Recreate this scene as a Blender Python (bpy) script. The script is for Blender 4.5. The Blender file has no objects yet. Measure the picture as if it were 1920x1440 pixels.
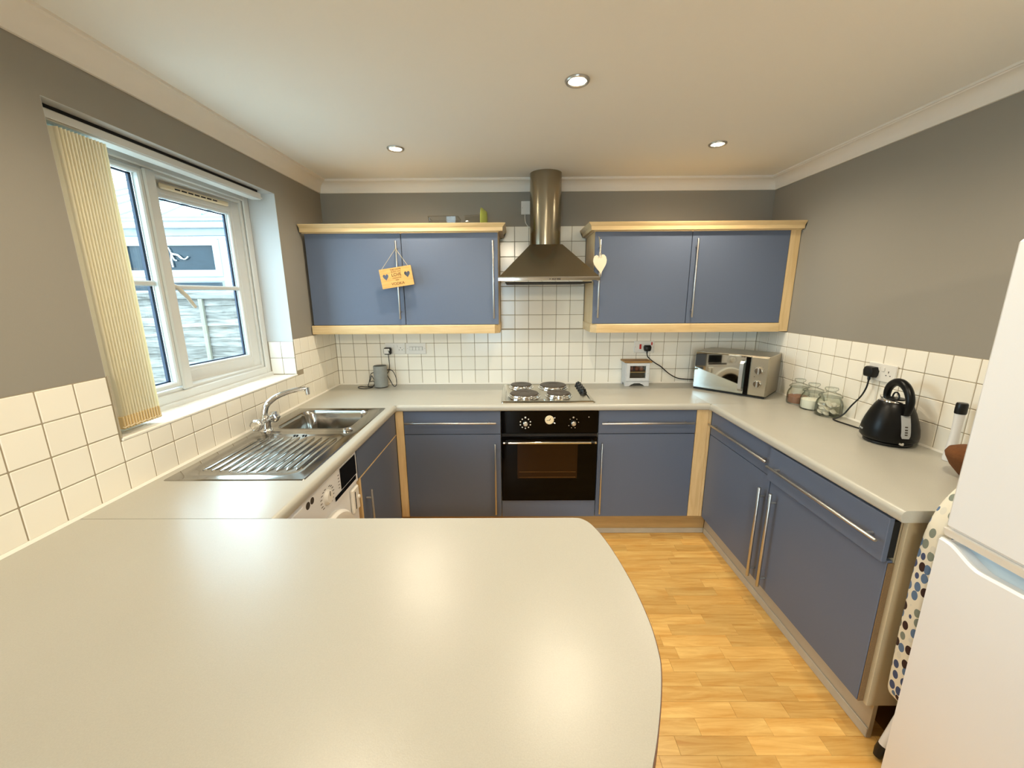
import bpy, bmesh, math, random
from mathutils import Vector, Matrix
random.seed(7)
PI = math.pi
scn = bpy.context.scene
COL = scn.collection

# ------------------------------------------------------------------ camera, world, lights, exposure
cam_d = bpy.data.cameras.new('camera')
cam_d.sensor_fit = 'HORIZONTAL'
cam_d.sensor_width = 36.0
cam_d.lens = 749.327 / 1920 * 36.0
cam_d.clip_start = 0.02
cam = bpy.data.objects.new('camera', cam_d)
COL.objects.link(cam)
_r = (0.99996672, 0.00500437, -0.00644327)
_u = (0.00519896, 0.21776345, 0.97598773)
_b = (0.00628732, -0.97598875, 0.21773018)
cam.matrix_world = Matrix(((_r[0], _u[0], _b[0], 1.31853),
                           (_r[1], _u[1], _b[1], -2.92937),
                           (_r[2], _u[2], _b[2], 1.55937),
                           (0, 0, 0, 1)))
scn.camera = cam

WORLD_STRENGTH = 8.5
SPOT_W = 17.5
REAR_W = 90.0
EXPOSURE = 0.74
WARM = (1.0, 0.86, 0.645)

scn.view_settings.view_transform = 'Standard'
scn.view_settings.look = 'None'
scn.view_settings.exposure = EXPOSURE
scn.view_settings.gamma = 1.0
scn.view_settings.use_curve_mapping = False
scn.cycles.use_denoising = True
scn.cycles.max_bounces = 10
scn.cycles.diffuse_bounces = 5
scn.cycles.glossy_bounces = 5
scn.cycles.transmission_bounces = 10
scn.cycles.transparent_max_bounces = 16
scn.cycles.sample_clamp_indirect = 6.0
scn.cycles.caustics_refractive = False
scn.cycles.caustics_reflective = False

wd = bpy.data.worlds.new('overcast_sky')
scn.world = wd
wd.use_nodes = True
wn = wd.node_tree
wn.nodes['Background'].inputs['Color'].default_value = (0.64, 0.85, 1.0, 1)
wn.nodes['Background'].inputs['Strength'].default_value = WORLD_STRENGTH


def light(name, kind, loc, watts, color, **kw):
    d = bpy.data.lights.new(name, kind)
    d.energy = watts
    d.color = color
    for k, v in kw.items():
        setattr(d, k, v)
    o = bpy.data.objects.new(name, d)
    COL.objects.link(o)
    o.location = loc
    return o


# sky portals in the two glazed openings (they only steer sampling of the sky)
p = light('window_portal', 'AREA', (-0.31, -1.115, 1.6), 1, (1, 1, 1), shape='RECTANGLE', size=1.0, size_y=1.1)
p.data.cycles.is_portal = True
p.rotation_euler = (0, -PI / 2, 0)
p = light('patio_portal', 'AREA', (.85, -5.72, 1.1), 1, (1, 1, 1), shape='RECTANGLE', size=1.1, size_y=2.1)
p.data.cycles.is_portal = True
p.rotation_euler = (PI / 2, 0, 0)

W = 3.089        # room width
HC = 2.312       # ceiling
HB = 2.239       # cornice bottom edge
YR = -5.6        # rear wall


# ------------------------------------------------------------------ materials
def lin(r, g, b):
    f = lambda c: (c / 255 / 12.92) if c / 255 <= 0.04045 else ((c / 255 + 0.055) / 1.055) ** 2.4
    return (f(r), f(g), f(b), 1)


def mat(name, color, rough=0.5, metal=0.0, bump=0.0, bscale=200.0, var=0.0, vscale=8.0, speck=0.0, obj_var=0.0,
        spec=0.5, trans=0.0, coat=0.0, sss=0.0, stretch=None, emit=None, estr=0.0, rvar=0.0, ior=1.45):
    m = bpy.data.materials.new(name)
    m.use_nodes = True
    nt = m.node_tree
    N, L = nt.nodes, nt.links
    b = N['Principled BSDF']
    b.inputs['Base Color'].default_value = color
    b.inputs['Roughness'].default_value = rough
    b.inputs['Metallic'].default_value = metal
    b.inputs['Specular IOR Level'].default_value = spec
    b.inputs['Transmission Weight'].default_value = trans
    b.inputs['Coat Weight'].default_value = coat
    b.inputs['IOR'].default_value = ior
    if emit:
        b.inputs['Emission Color'].default_value = emit
        b.inputs['Emission Strength'].default_value = estr
    tc = N.new('ShaderNodeTexCoord')
    src = tc.outputs['Object']
    if stretch:
        mp = N.new('ShaderNodeMapping')
        mp.inputs['Scale'].default_value = stretch
        L.new(src, mp.inputs['Vector'])
        src = mp.outputs['Vector']
    cur = None
    if var > 0 or speck > 0 or obj_var > 0:
        rgb = N.new('ShaderNodeRGB')
        rgb.outputs[0].default_value = color
        cur = rgb.outputs[0]

    def vary(cur, fac_socket, amount):
        mr = N.new('ShaderNodeMapRange')
        mr.inputs['To Min'].default_value = 1 - amount
        mr.inputs['To Max'].default_value = 1 + amount
        L.new(fac_socket, mr.inputs['Value'])
        vm = N.new('ShaderNodeVectorMath')
        vm.operation = 'SCALE'
        L.new(cur, vm.inputs[0])
        L.new(mr.outputs['Result'], vm.inputs['Scale'])
        return vm.outputs['Vector']
    if var > 0:
        n = N.new('ShaderNodeTexNoise')
        n.inputs['Scale'].default_value = vscale
        n.inputs['Detail'].default_value = 5
        L.new(src, n.inputs['Vector'])
        cur = vary(cur, n.outputs['Fac'], var)
    if speck > 0:
        n = N.new('ShaderNodeTexNoise')
        n.inputs['Scale'].default_value = 420
        n.inputs['Detail'].default_value = 3
        L.new(src, n.inputs['Vector'])
        cur = vary(cur, n.outputs['Fac'], speck)
    if obj_var > 0:
        oi = N.new('ShaderNodeObjectInfo')
        cur = vary(cur, oi.outputs['Random'], obj_var)
    if cur is not None:
        L.new(cur, b.inputs['Base Color'])
    if rvar > 0:
        n = N.new('ShaderNodeTexNoise')
        n.inputs['Scale'].default_value = 14
        n.inputs['Detail'].default_value = 6
        L.new(src, n.inputs['Vector'])
        mr = N.new('ShaderNodeMapRange')
        mr.inputs['To Min'].default_value = max(0.02, rough - rvar)
        mr.inputs['To Max'].default_value = rough + rvar
        L.new(n.outputs['Fac'], mr.inputs['Value'])
        L.new(mr.outputs['Result'], b.inputs['Roughness'])
    if bump > 0:
        n = N.new('ShaderNodeTexNoise')
        n.inputs['Scale'].default_value = bscale
        n.inputs['Detail'].default_value = 3
        L.new(src, n.inputs['Vector'])
        bp = N.new('ShaderNodeBump')
        bp.inputs['Strength'].default_value = bump
        bp.inputs['Distance'].default_value = 0.002
        L.new(n.outputs['Fac'], bp.inputs['Height'])
        L.new(bp.outputs['Normal'], b.inputs['Normal'])
    return m


def wood_mat(name, c1, c2, rough=0.4, axis='x', scale=1.0, obj_shift=True, obj_tone=0.0):
    """streaky timber grain running along one axis"""
    m = bpy.data.materials.new(name)
    m.use_nodes = True
    nt = m.node_tree
    N, L = nt.nodes, nt.links
    b = N['Principled BSDF']
    b.inputs['Roughness'].default_value = rough
    tc = N.new('ShaderNodeTexCoord')
    oi = N.new('ShaderNodeObjectInfo')
    vec = tc.outputs['Object']
    if obj_shift:
        cx = N.new('ShaderNodeVectorMath')
        cx.operation = 'SCALE'
        cx.inputs[0].default_value = (7.3, 5.1, 9.7)
        L.new(oi.outputs['Random'], cx.inputs['Scale'])
        ad = N.new('ShaderNodeVectorMath')
        L.new(vec, ad.inputs[0])
        L.new(cx.outputs['Vector'], ad.inputs[1])
        vec = ad.outputs['Vector']
    mp = N.new('ShaderNodeMapping')
    s = [22.0 * scale] * 3
    s['xyz'.index(axis)] = 2.2 * scale
    mp.inputs['Scale'].default_value = s
    L.new(vec, mp.inputs['Vector'])
    n = N.new('ShaderNodeTexNoise')
    n.inputs['Scale'].default_value = 1.6
    n.inputs['Detail'].default_value = 7
    n.inputs['Roughness'].default_value = 0.62
    n.inputs['Distortion'].default_value = 0.7
    L.new(mp.outputs['Vector'], n.inputs['Vector'])
    cr = N.new('ShaderNodeValToRGB')
    cr.color_ramp.elements[0].position = 0.32
    cr.color_ramp.elements[0].color = c2
    cr.color_ramp.elements[1].position = 0.66
    cr.color_ramp.elements[1].color = c1
    L.new(n.outputs['Fac'], cr.inputs['Fac'])
    out = cr.outputs['Color']
    if obj_tone > 0:
        mr = N.new('ShaderNodeMapRange')
        mr.inputs['To Min'].default_value = 1 - obj_tone
        mr.inputs['To Max'].default_value = 1 + obj_tone * 0.6
        L.new(oi.outputs['Random'], mr.inputs['Value'])
        vm = N.new('ShaderNodeVectorMath')
        vm.operation = 'SCALE'
        L.new(out, vm.inputs[0])
        L.new(mr.outputs['Result'], vm.inputs['Scale'])
        out = vm.outputs['Vector']
    L.new(out, b.inputs['Base Color'])
    return m


def glass_mat(name, tint=(0.93, 0.97, 0.97, 1), rough=0.0):
    """thin pane: see-through with a fresnel reflection"""
    m = bpy.data.materials.new(name)
    m.use_nodes = True
    nt = m.node_tree
    N, L = nt.nodes, nt.links
    N.remove(N['Principled BSDF'])
    out = [n for n in N if n.type == 'OUTPUT_MATERIAL'][0]
    tr = N.new('ShaderNodeBsdfTransparent')
    tr.inputs['Color'].default_value = tint
    gl = N.new('ShaderNodeBsdfGlossy')
    gl.inputs['Roughness'].default_value = rough
    fr = N.new('ShaderNodeLayerWeight')
    fr.inputs['Blend'].default_value = 0.5
    pw = N.new('ShaderNodeMath')
    pw.operation = 'POWER'
    pw.inputs[1].default_value = 4.0
    L.new(fr.outputs['Facing'], pw.inputs[0])
    mr = N.new('ShaderNodeMapRange')
    mr.inputs['To Min'].default_value = 0.035
    mr.inputs['To Max'].default_value = 0.75
    L.new(pw.outputs['Value'], mr.inputs['Value'])
    mx = N.new('ShaderNodeMixShader')
    L.new(mr.outputs['Result'], mx.inputs['Fac'])
    L.new(tr.outputs['BSDF'], mx.inputs[1])
    L.new(gl.outputs['BSDF'], mx.inputs[2])
    L.new(mx.outputs['Shader'], out.inputs['Surface'])
    return m


M = {}
M['wall'] = mat('grey_wall_paint', lin(148, 143, 133), 0.75, bump=0.12, bscale=260)
M['ceiling'] = mat('ceiling_paint', lin(240, 239, 234), 0.85, bump=0.10, bscale=120)
M['cornice'] = mat('cornice_paint', lin(236, 230, 220), 0.7)
M['tile'] = mat('cream_tile', lin(246, 241, 228), 0.16, bump=0.10, bscale=26, obj_var=0.03)
M['tile_white'] = mat('white_tile', lin(238, 236, 230), 0.14, bump=0.10, bscale=26, obj_var=0.02)
M['grout'] = mat('grout', lin(164, 152, 130), 0.9, bump=0.3, bscale=300)
M['sealant'] = mat('sealant', lin(240, 236, 226), 0.5)
M['blue'] = mat('blue_laminate', lin(94, 104, 124), 0.42, bump=0.05, bscale=420, speck=0.05)
M['beech'] = wood_mat('beech_laminate', lin(228, 199, 150), lin(212, 180, 128), 0.42, 'x')
M['beech_v'] = wood_mat('beech_laminate_upright', lin(228, 199, 150), lin(212, 180, 128), 0.42, 'z')
M['plinth'] = wood_mat('plinth_beech', lin(186, 152, 100), lin(170, 138, 90), 0.45, 'x')
M['plinth_grey'] = mat('plinth_grey', lin(178, 166, 146), 0.5, var=0.06)
M['seal'] = mat('seal_strip', lin(186, 176, 158), 0.35, var=0.15, vscale=20)
M['carcass'] = mat('carcass_board', lin(196, 182, 152), 0.55, speck=0.08)
M['chip'] = mat('chipboard_edge', lin(128, 102, 70), 0.9, speck=0.4, bump=0.4, bscale=400)
M['worktop'] = mat('worktop_laminate', lin(182, 179, 168), 0.34, bump=0.05, bscale=520, speck=0.10, var=0.03, vscale=5, rvar=0.05, spec=.9)
M['worktop_edge'] = mat('worktop_edge_lipping', lin(110, 74, 56), 0.5)
M['steel'] = mat('brushed_steel', lin(196, 190, 178), 0.30, 1.0, bump=0.05, bscale=60, stretch=(1, 1, 40), rvar=0.06)
M['sink_steel'] = mat('sink_steel', lin(172, 169, 163), 0.15, 1.0, rvar=0.05)
M['hob_steel'] = mat('hob_steel', lin(198, 192, 178), 0.18, 1.0, rvar=.06)
M['chrome'] = mat('chrome', lin(225, 224, 222), 0.07, 1.0)
M['handle'] = mat('satin_steel', lin(196, 193, 188), 0.34, 1.0)
M['hood_steel'] = mat('hood_steel', lin(158, 149, 130), 0.22, 1.0, rvar=0.04, stretch=(30, 30, 1))
M['black_glass'] = mat('black_oven_glass', lin(7, 5, 4), 0.06, spec=0.12)
M['black'] = mat('black_plastic', lin(14, 14, 14), 0.35)
M['black_matte'] = mat('black_matte', lin(18, 18, 18), 0.7)
M['plate'] = mat('cast_iron_plate', lin(62, 52, 42), 0.42, bump=0.2, bscale=150)
M['upvc'] = mat('white_upvc', lin(208, 209, 206), 0.3)
M['upvc_outside'] = mat('darkened_upvc', lin(150, 157, 160), 0.5)  # white upvc, colour darkened to hold back the outdoor brightness
M['rubber'] = mat('gasket', lin(38, 52, 74), 0.6)
M['glass'] = glass_mat('window_glass')
M['white'] = mat('white_plastic', lin(232, 229, 222), 0.35)
M['appliance'] = mat('white_enamel', lin(233, 234, 236), 0.28, bump=0.05, bscale=300)
M['cream_plastic'] = mat('cream_plastic', lin(228, 212, 180), 0.4)
M['handle_cream'] = mat('handle_cream', lin(206, 200, 186), 0.35)
M['slat'] = mat('cream_blind_fabric', lin(250, 247, 230), 0.85)
M['ink'] = mat('dark_print', lin(60, 52, 44), 0.6)
M['burnt'] = mat('burnt_lettering', lin(96, 56, 18), 0.8)
M['red'] = mat('red_switch', lin(190, 40, 30), 0.4)


def add_translucency(m, col, w):
    N, L = m.node_tree.nodes, m.node_tree.links
    b = N['Principled BSDF']
    out = [n for n in N if n.type == 'OUTPUT_MATERIAL'][0]
    t = N.new('ShaderNodeBsdfTranslucent')
    t.inputs['Color'].default_value = col
    mx = N.new('ShaderNodeMixShader')
    mx.inputs['Fac'].default_value = w
    L.new(b.outputs['BSDF'], mx.inputs[1])
    L.new(t.outputs['BSDF'], mx.inputs[2])
    L.new(mx.outputs['Shader'], out.inputs['Surface'])


add_translucency(M['slat'], lin(252, 246, 216), 0.28)


# ------------------------------------------------------------------ mesh building helpers
class MB:
    def __init__(s):
        s.v, s.f = [], []

    def add(s, verts, faces):
        o = len(s.v)
        s.v += [tuple(p) for p in verts]
        s.f += [tuple(i + o for i in f) for f in faces]
        return s

    def box(s, x0, x1, y0, y1, z0, z1, b=0.0):
        x0, x1 = min(x0, x1), max(x0, x1)
        y0, y1 = min(y0, y1), max(y0, y1)
        z0, z1 = min(z0, z1), max(z0, z1)
        b = min(b, (x1 - x0) * .45, (y1 - y0) * .45, (z1 - z0) * .45)
        if b <= 0:
            v = [(x, y, z) for x in (x0, x1) for y in (y0, y1) for z in (z0, z1)]
            return s.add(v, [(0, 1, 3, 2), (4, 6, 7, 5), (0, 4, 5, 1), (2, 3, 7, 6), (0, 2, 6, 4), (1, 5, 7, 3)])
        X, Y, Z = (x0, x1), (y0, y1), (z0, z1)
        idx, v = {}, []
        for i in (0, 1):
            for j in (0, 1):
                for k in (0, 1):
                    sx, sy, sz = (1, -1)[i] * b, (1, -1)[j] * b, (1, -1)[k] * b
                    for a, q in ((0, (X[i], Y[j] + sy, Z[k] + sz)), (1, (X[i] + sx, Y[j], Z[k] + sz)), (2, (X[i] + sx, Y[j] + sy, Z[k]))):
                        idx[i, j, k, a] = len(v)
                        v.append(q)
        I = idx
        f = []
        for e in (0, 1):
            f.append((I[e, 0, 0, 0], I[e, 1, 0, 0], I[e, 1, 1, 0], I[e, 0, 1, 0]))
            f.append((I[0, e, 0, 1], I[1, e, 0, 1], I[1, e, 1, 1], I[0, e, 1, 1]))
            f.append((I[0, 0, e, 2], I[1, 0, e, 2], I[1, 1, e, 2], I[0, 1, e, 2]))
        for i in (0, 1):
            for j in (0, 1):
                f.append((I[i, j, 0, 0], I[i, j, 1, 0], I[i, j, 1, 1], I[i, j, 0, 1]))
                f.append((I[i, 0, j, 0], I[i, 1, j, 0], I[i, 1, j, 2], I[i, 0, j, 2]))
                f.append((I[0, i, j, 1], I[1, i, j, 1], I[1, i, j, 2], I[0, i, j, 2]))
                for k in (0, 1):
                    f.append((I[i, j, k, 0], I[i, j, k, 1], I[i, j, k, 2]))
        return s.add(v, f)

    def loft(s, rings, closed=True, cap0=True, cap1=True):
        n = len(rings[0])
        v = [p for r in rings for p in r]
        f = []
        m = n if closed else n - 1
        for a in range(len(rings) - 1):
            for i in range(m):
                j = (i + 1) % n
                f.append((a * n + i, a * n + j, (a + 1) * n + j, (a + 1) * n + i))
        if cap0 and closed:
            f.append(tuple(range(n - 1, -1, -1)))
        if cap1 and closed:
            f.append(tuple((len(rings) - 1) * n + i for i in range(n)))
        return s.add(v, f)

    def tube(s, pts, r, n=10, cap=True):
        P = [Vector(q) for q in pts]
        R = r if isinstance(r, (list, tuple)) else [r] * len(P)
        rings, up = [], None
        for i, q in enumerate(P):
            t = (P[min(i + 1, len(P) - 1)] - P[max(i - 1, 0)]).normalized()
            if up is None:
                up = Vector((0, 0, 1)) if abs(t.z) < 0.9 else Vector((1, 0, 0))
            a = (up - t * up.dot(t))
            a = a.normalized() if a.length > 1e-6 else t.orthogonal().normalized()
            up = a
            c = t.cross(a)
            rings.append([tuple(q + (a * math.cos(2 * PI * k / n) + c * math.sin(2 * PI * k / n)) * R[i]) for k in range(n)])
        return s.loft(rings, True, cap, cap)

    def lathe(s, c, prof, n=32, flute=0.0, fn=24):
        rings = []
        for (r, z) in prof:
            rings.append([(c[0] + (r + flute * math.cos(fn * 2 * PI * k / n) * (1 if r > .02 else 0)) * math.cos(2 * PI * k / n),
                           c[1] + (r + flute * math.cos(fn * 2 * PI * k / n) * (1 if r > .02 else 0)) * math.sin(2 * PI * k / n),
                           c[2] + z) for k in range(n)])
        return s.loft(rings, True, prof[0][0] > 1e-5, prof[-1][0] > 1e-5)

    def disc_axis(s, c, axis, r, d, n=24, b=0.0, r2=None):
        """short cylinder from c along axis ('x','y','z') by length d"""
        r2 = r if r2 is None else r2
        prof = [(r, 0), (r2, d)] if b <= 0 else [(r, 0), (r2, d - b * (1 if d > 0 else -1)), (r2 - b, d)]
        rings = []
        for (rr, h) in prof:
            ring = []
            for k in range(n):
                a, e = rr * math.cos(2 * PI * k / n), rr * math.sin(2 * PI * k / n)
                ring.append({'x': (c[0] + h, c[1] + a, c[2] + e), 'y': (c[0] + a, c[1] + h, c[2] + e), 'z': (c[0] + a, c[1] + e, c[2] + h)}[axis])
            rings.append(ring)
        return s.loft(rings)

    def prism(s, poly, axis, a0, a1):
        mk = {'z': lambda q, a: (q[0], q[1], a), 'x': lambda q, a: (a, q[0], q[1]), 'y': lambda q, a: (q[0], a, q[1])}[axis]
        return s.loft([[mk(q, a0) for q in poly], [mk(q, a1) for q in poly]])

    def sweep(s, path, prof):
        """closed profile [(offset to the left of travel, z)] along an XY path, corners mitred"""
        n = len(path)
        nor = []
        for i in range(n):
            ds = []
            if i > 0:
                ds.append((Vector(path[i]) - Vector(path[i - 1])).normalized())
            if i < n - 1:
                ds.append((Vector(path[i + 1]) - Vector(path[i])).normalized())
            ns = [Vector((-d.y, d.x)) for d in ds]
            if len(ns) == 1:
                nor.append(ns[0])
            else:
                h = (ns[0] + ns[1]).normalized()
                nor.append(h / max(0.2, h.dot(ns[0])))
        rings = [[(path[i][0] + nor[i].x * o, path[i][1] + nor[i].y * o, z) for (o, z) in prof] for i in range(n)]
        return s.loft(rings)

    def shift(s, d):
        s.v = [(p[0] + d[0], p[1] + d[1], p[2] + d[2]) for p in s.v]
        return s

    def mesh(s, name, m, smooth=32):
        me = bpy.data.meshes.new(name)
        me.from_pydata(s.v, [], s.f)
        bm = bmesh.new()
        bm.from_mesh(me)
        bmesh.ops.recalc_face_normals(bm, faces=bm.faces)
        for f in bm.faces:
            f.smooth = smooth > 0
        bm.to_mesh(me)
        bm.free()
        if smooth > 0:
            me.set_sharp_from_angle(angle=math.radians(smooth))
        if m:
            me.materials.append(M[m] if isinstance(m, str) else m)
        return me


def obj(name, data, parent=None, loc=None, rot=None):
    o = bpy.data.objects.new(name, data)
    COL.objects.link(o)
    if parent is not None:
        o.parent = parent
    if loc is not None:
        o.location = loc
    if rot is not None:
        o.rotation_euler = rot
    return o


def thing(name, label, cat, loc=(0, 0, 0), rotz=0.0, group=None):
    o = obj(name, None, None, loc, (0, 0, rotz))
    o.empty_display_size = 0.05
    tag(o, label, cat, group)
    return o


def tag(o, label, cat, group=None):
    o['label'] = label
    o['category'] = cat
    if group:
        o['group'] = group
    return o


def origin(par):
    d = Vector((0, 0, 0))
    while par is not None:
        d += par.location
        par = par.parent
    return d


def part(name, mb, m, parent, label=None, smooth=32, local=False):
    """a part given in world coordinates (local=True: already in the parent's frame)"""
    if not local:
        d = origin(parent)
        mb.shift((-d.x, -d.y, -d.z))
    o = obj(name, mb.mesh(name, m, smooth), parent)
    if label:
        o['label'] = label
    return o


def frame4(b, x0, x1, y0, y1, z0, z1, w, bv, wb=None):
    """four members of a frame in a YZ plane: stiles full height, rails between them"""
    wb = w if wb is None else wb
    b.box(x0, x1, y0, y0 + w, z0, z1, bv)
    b.box(x0, x1, y1 - w, y1, z0, z1, bv)
    b.box(x0 + .0002, x1 - .0002, y0 + w - bv, y1 - w + bv, z0 + .0002, z0 + wb, bv)
    b.box(x0 + .0002, x1 - .0002, y0 + w - bv, y1 - w + bv, z1 - w, z1 - .0002, bv)


def struct(name, mb, m, smooth=32):
    o = obj(name, mb.mesh(name, m, smooth))
    o['kind'] = 'structure'
    return o


def copy_tree(o, parent=None):
    c = o.copy()
    COL.objects.link(c)
    if parent is not None:
        c.parent = parent
    for ch in list(o.children):
        copy_tree(ch, c)
    return c


def spline(pts, n=8):
    """Catmull-Rom through the points"""
    P = [Vector(q) for q in pts]
    P = [P[0] * 2 - P[1]] + P + [P[-1] * 2 - P[-2]]
    out = []
    for i in range(1, len(P) - 2):
        for k in range(n):
            t = k / n
            a, b, c, d = P[i - 1], P[i], P[i + 1], P[i + 2]
            out.append(0.5 * ((2 * b) + (c - a) * t + (2 * a - 5 * b + 4 * c - d) * t * t + (3 * b - 3 * c + d - a) * t ** 3))
    out.append(P[-2])
    return [tuple(q) for q in out]


def curve_mesh(name, cu, m):
    t = bpy.data.objects.new('tmp', cu)
    COL.objects.link(t)
    bpy.context.view_layer.update()
    dg = bpy.context.evaluated_depsgraph_get()
    me = bpy.data.meshes.new_from_object(t.evaluated_get(dg))
    bpy.data.objects.remove(t)
    bpy.data.curves.remove(cu)
    me.name = name
    me.materials.clear()
    me.materials.append(M[m])
    return me


def text_mesh(body, size, m, depth=0.0004, bold=0.0):
    cu = bpy.data.curves.new('text', 'FONT')
    cu.body = body
    cu.size = size
    cu.extrude = depth
    cu.offset = bold
    cu.resolution_u = 3
    cu.align_x = 'CENTER'
    cu.align_y = 'CENTER'
    return curve_mesh('lettering', cu, m)


def plate_mesh(loops, depth, m, bevel=0.0):
    """flat plate in XY with holes (first loop outside)"""
    cu = bpy.data.curves.new('plate', 'CURVE')
    cu.dimensions = '2D'
    cu.fill_mode = 'BOTH'
    cu.extrude = depth
    cu.bevel_depth = bevel
    for lp in loops:
        sp = cu.splines.new('POLY')
        sp.points.add(len(lp) - 1)
        for q, (x, y) in zip(sp.points, lp):
            q.co = (x, y, 0, 1)
        sp.use_cyclic_u = True
    return curve_mesh('plate', cu, m)


def heart(cx, cy, w, h, n=28):
    out = []
    for k in range(n):
        t = 2 * PI * k / n
        x = 16 * math.sin(t) ** 3
        y = 13 * math.cos(t) - 5 * math.cos(2 * t) - 2 * math.cos(3 * t) - math.cos(4 * t)
        out.append((cx + x / 32 * w, cy + (y + 2.5) / 29 * h))
    return out


def rrect(x0, x1, y0, y1, r, n=6):
    out = []
    for cx, cy, a0 in ((x1 - r, y1 - r, 0), (x0 + r, y1 - r, 90), (x0 + r, y0 + r, 180), (x1 - r, y0 + r, 270)):
        for k in range(n + 1):
            a = math.radians(a0 + 90 * k / n)
            out.append((cx + r * math.cos(a), cy + r * math.sin(a)))
    return out


def arc(c, r, a0, a1, n):
    return [(c[0] + r * math.cos(math.radians(a0 + (a1 - a0) * k / n)), c[1] + r * math.sin(math.radians(a0 + (a1 - a0) * k / n))) for k in range(n + 1)]


# ================================================================== ROOM SHELL
FX1R = -.1515
WY0, WY1, WZ0, WZ1 = -1.674, -0.558, 1.088, 2.112     # window opening
TH = 0.30
b = MB()
b.box(-TH, 0, WY1, 0.0, 0, HC)
b.box(-TH, 0, YR, WY0, 0, HC)
b.box(-TH, 0, WY0, WY1, 0, WZ0)
b.box(-TH, 0, WY0, WY1, WZ1, HC)
wall_left = struct('wall_left', b, 'wall', 0)
wall_back = struct('wall_back', MB().box(-TH, W + TH, 0, TH, 0, HC), 'wall', 0)
wall_right = struct('wall_right', MB().box(W, W + TH, YR, 0, 0, HC), 'wall', 0)
b = MB()
b.box(-TH, 0.3, YR - .15, YR, 0, HC)
b.box(1.4, W + TH, YR - .15, YR, 0, HC)
b.box(0.3, 1.4, YR - .15, YR, 2.1, HC)
wall_rear = struct('wall_rear', b, 'wall', 0)
floor = struct('floor', MB().box(-TH, W + TH, YR - .15, TH, -0.12, -0.004), None, 0)
ceiling = struct('ceiling', MB().box(-TH, W + TH, YR - .15, TH, HC, HC + .12), 'ceiling', 0)

# coving: a concave plaster profile, mitred round the room
cp = [(0, HB), (0.010, HB), (0.012, HB + .008)]
cp += [(0.012 + 0.053 * (1 - math.cos(math.radians(a))), HB + .008 + 0.052 * math.sin(math.radians(a))) for a in (15, 30, 45, 60, 75, 90)]
cp += [(0.068, HC - .009), (0.074, HC - .009), (0.074, HC), (0, HC)]
# travel so that the room lies to the left of the path: right wall -> back -> left
for nm, path in (('trim_1', [(W, YR), (W, 0)]), ('trim_2', [(W, 0), (0, 0)]), ('trim_3', [(0, 0), (0, YR)])):
    a, c = Vector(path[0]), Vector(path[1])
    d = (c - a).normalized()
    nrm = Vector((-d.y, d.x))
    rings = []
    for q, sgn in ((a, 1), (c, -1)):
        ring = []
        for o, z in cp:
            ext = o * sgn if not (q.y == YR) else 0
            ring.append((q.x + nrm.x * o + d.x * ext, q.y + nrm.y * o + d.y * ext, z))
        rings.append(ring)
    struct(nm, MB().loft(rings), 'cornice', 40)

# skirting on the unseen dining end of the room
struct('baseboard_left', MB().box(0, .016, YR, -2.62, 0, .12, .004), 'cornice')
struct('baseboard_right', MB().box(W - .016, W, YR, -2.6, 0, .12, .004), 'cornice')

# floor: boards as single strips where the photo shows them
M['floor'] = wood_mat('laminate_board', lin(246, 202, 122), lin(218, 158, 76), 0.30, 'x', 1.0, True, 0.16)
M['floor_base'] = mat('laminate_joint', lin(158, 104, 44), 0.6)
M['floor_far'] = M['floor_base']
floor.data.materials.append(M['floor_base'])
PITCH = 0.0627
strips = {}
y = -1.355
while y < -0.53:
    y += PITCH
x_lo, x_hi = 0.62, 2.66
cnt = 0
yy = y
far = MB()
while yy > YR + .02:
    near = -2.62 < yy - PITCH and yy > -2.7
    x = 0.02 if not near else x_lo - random.uniform(0.0, .3)
    if yy - PITCH < -2.62:
        near = False
        x = 0.02 - random.uniform(0, .3)
    end = x_hi if near else W - .01
    while x < end:
        l = random.choice((.20, .26, .31, .36, .42)) if near else random.choice((.35, .5, .65))
        x1 = min(x + l, end)
        x0c = max(x, 0.01)
        if x1 - x0c < .03:
            x = x1
            continue
        if near and x1 - x0c > .08:
            key = round(x1 - x0c, 3)
            if key not in strips:
                strips[key] = MB().box(-key / 2 + .0003, key / 2 - .0003, -PITCH / 2 + .0003, PITCH / 2 - .0003, -.004, 0, .0005).mesh('plank', 'floor', 0)
            o = obj('plank', strips[key], floor, ((x0c + x1) / 2, yy - PITCH / 2, random.uniform(-.00012, .00012)))
            cnt += 1
        else:
            far.box(x0c + .0005, x1 - .0005, yy - PITCH + .0005, yy - .0005, -.004, -.0002)
        x = x1
    yy -= PITCH
fo = part('laminate_strips', far, 'floor', floor, None, 0)
fo['kind'] = 'stuff'

# ------------------------------------------------------------------ wall tiles, each one a piece
TP, ZP, ZB = 0.0991, 0.1003, 0.9165
tile_cache = {}


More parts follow.
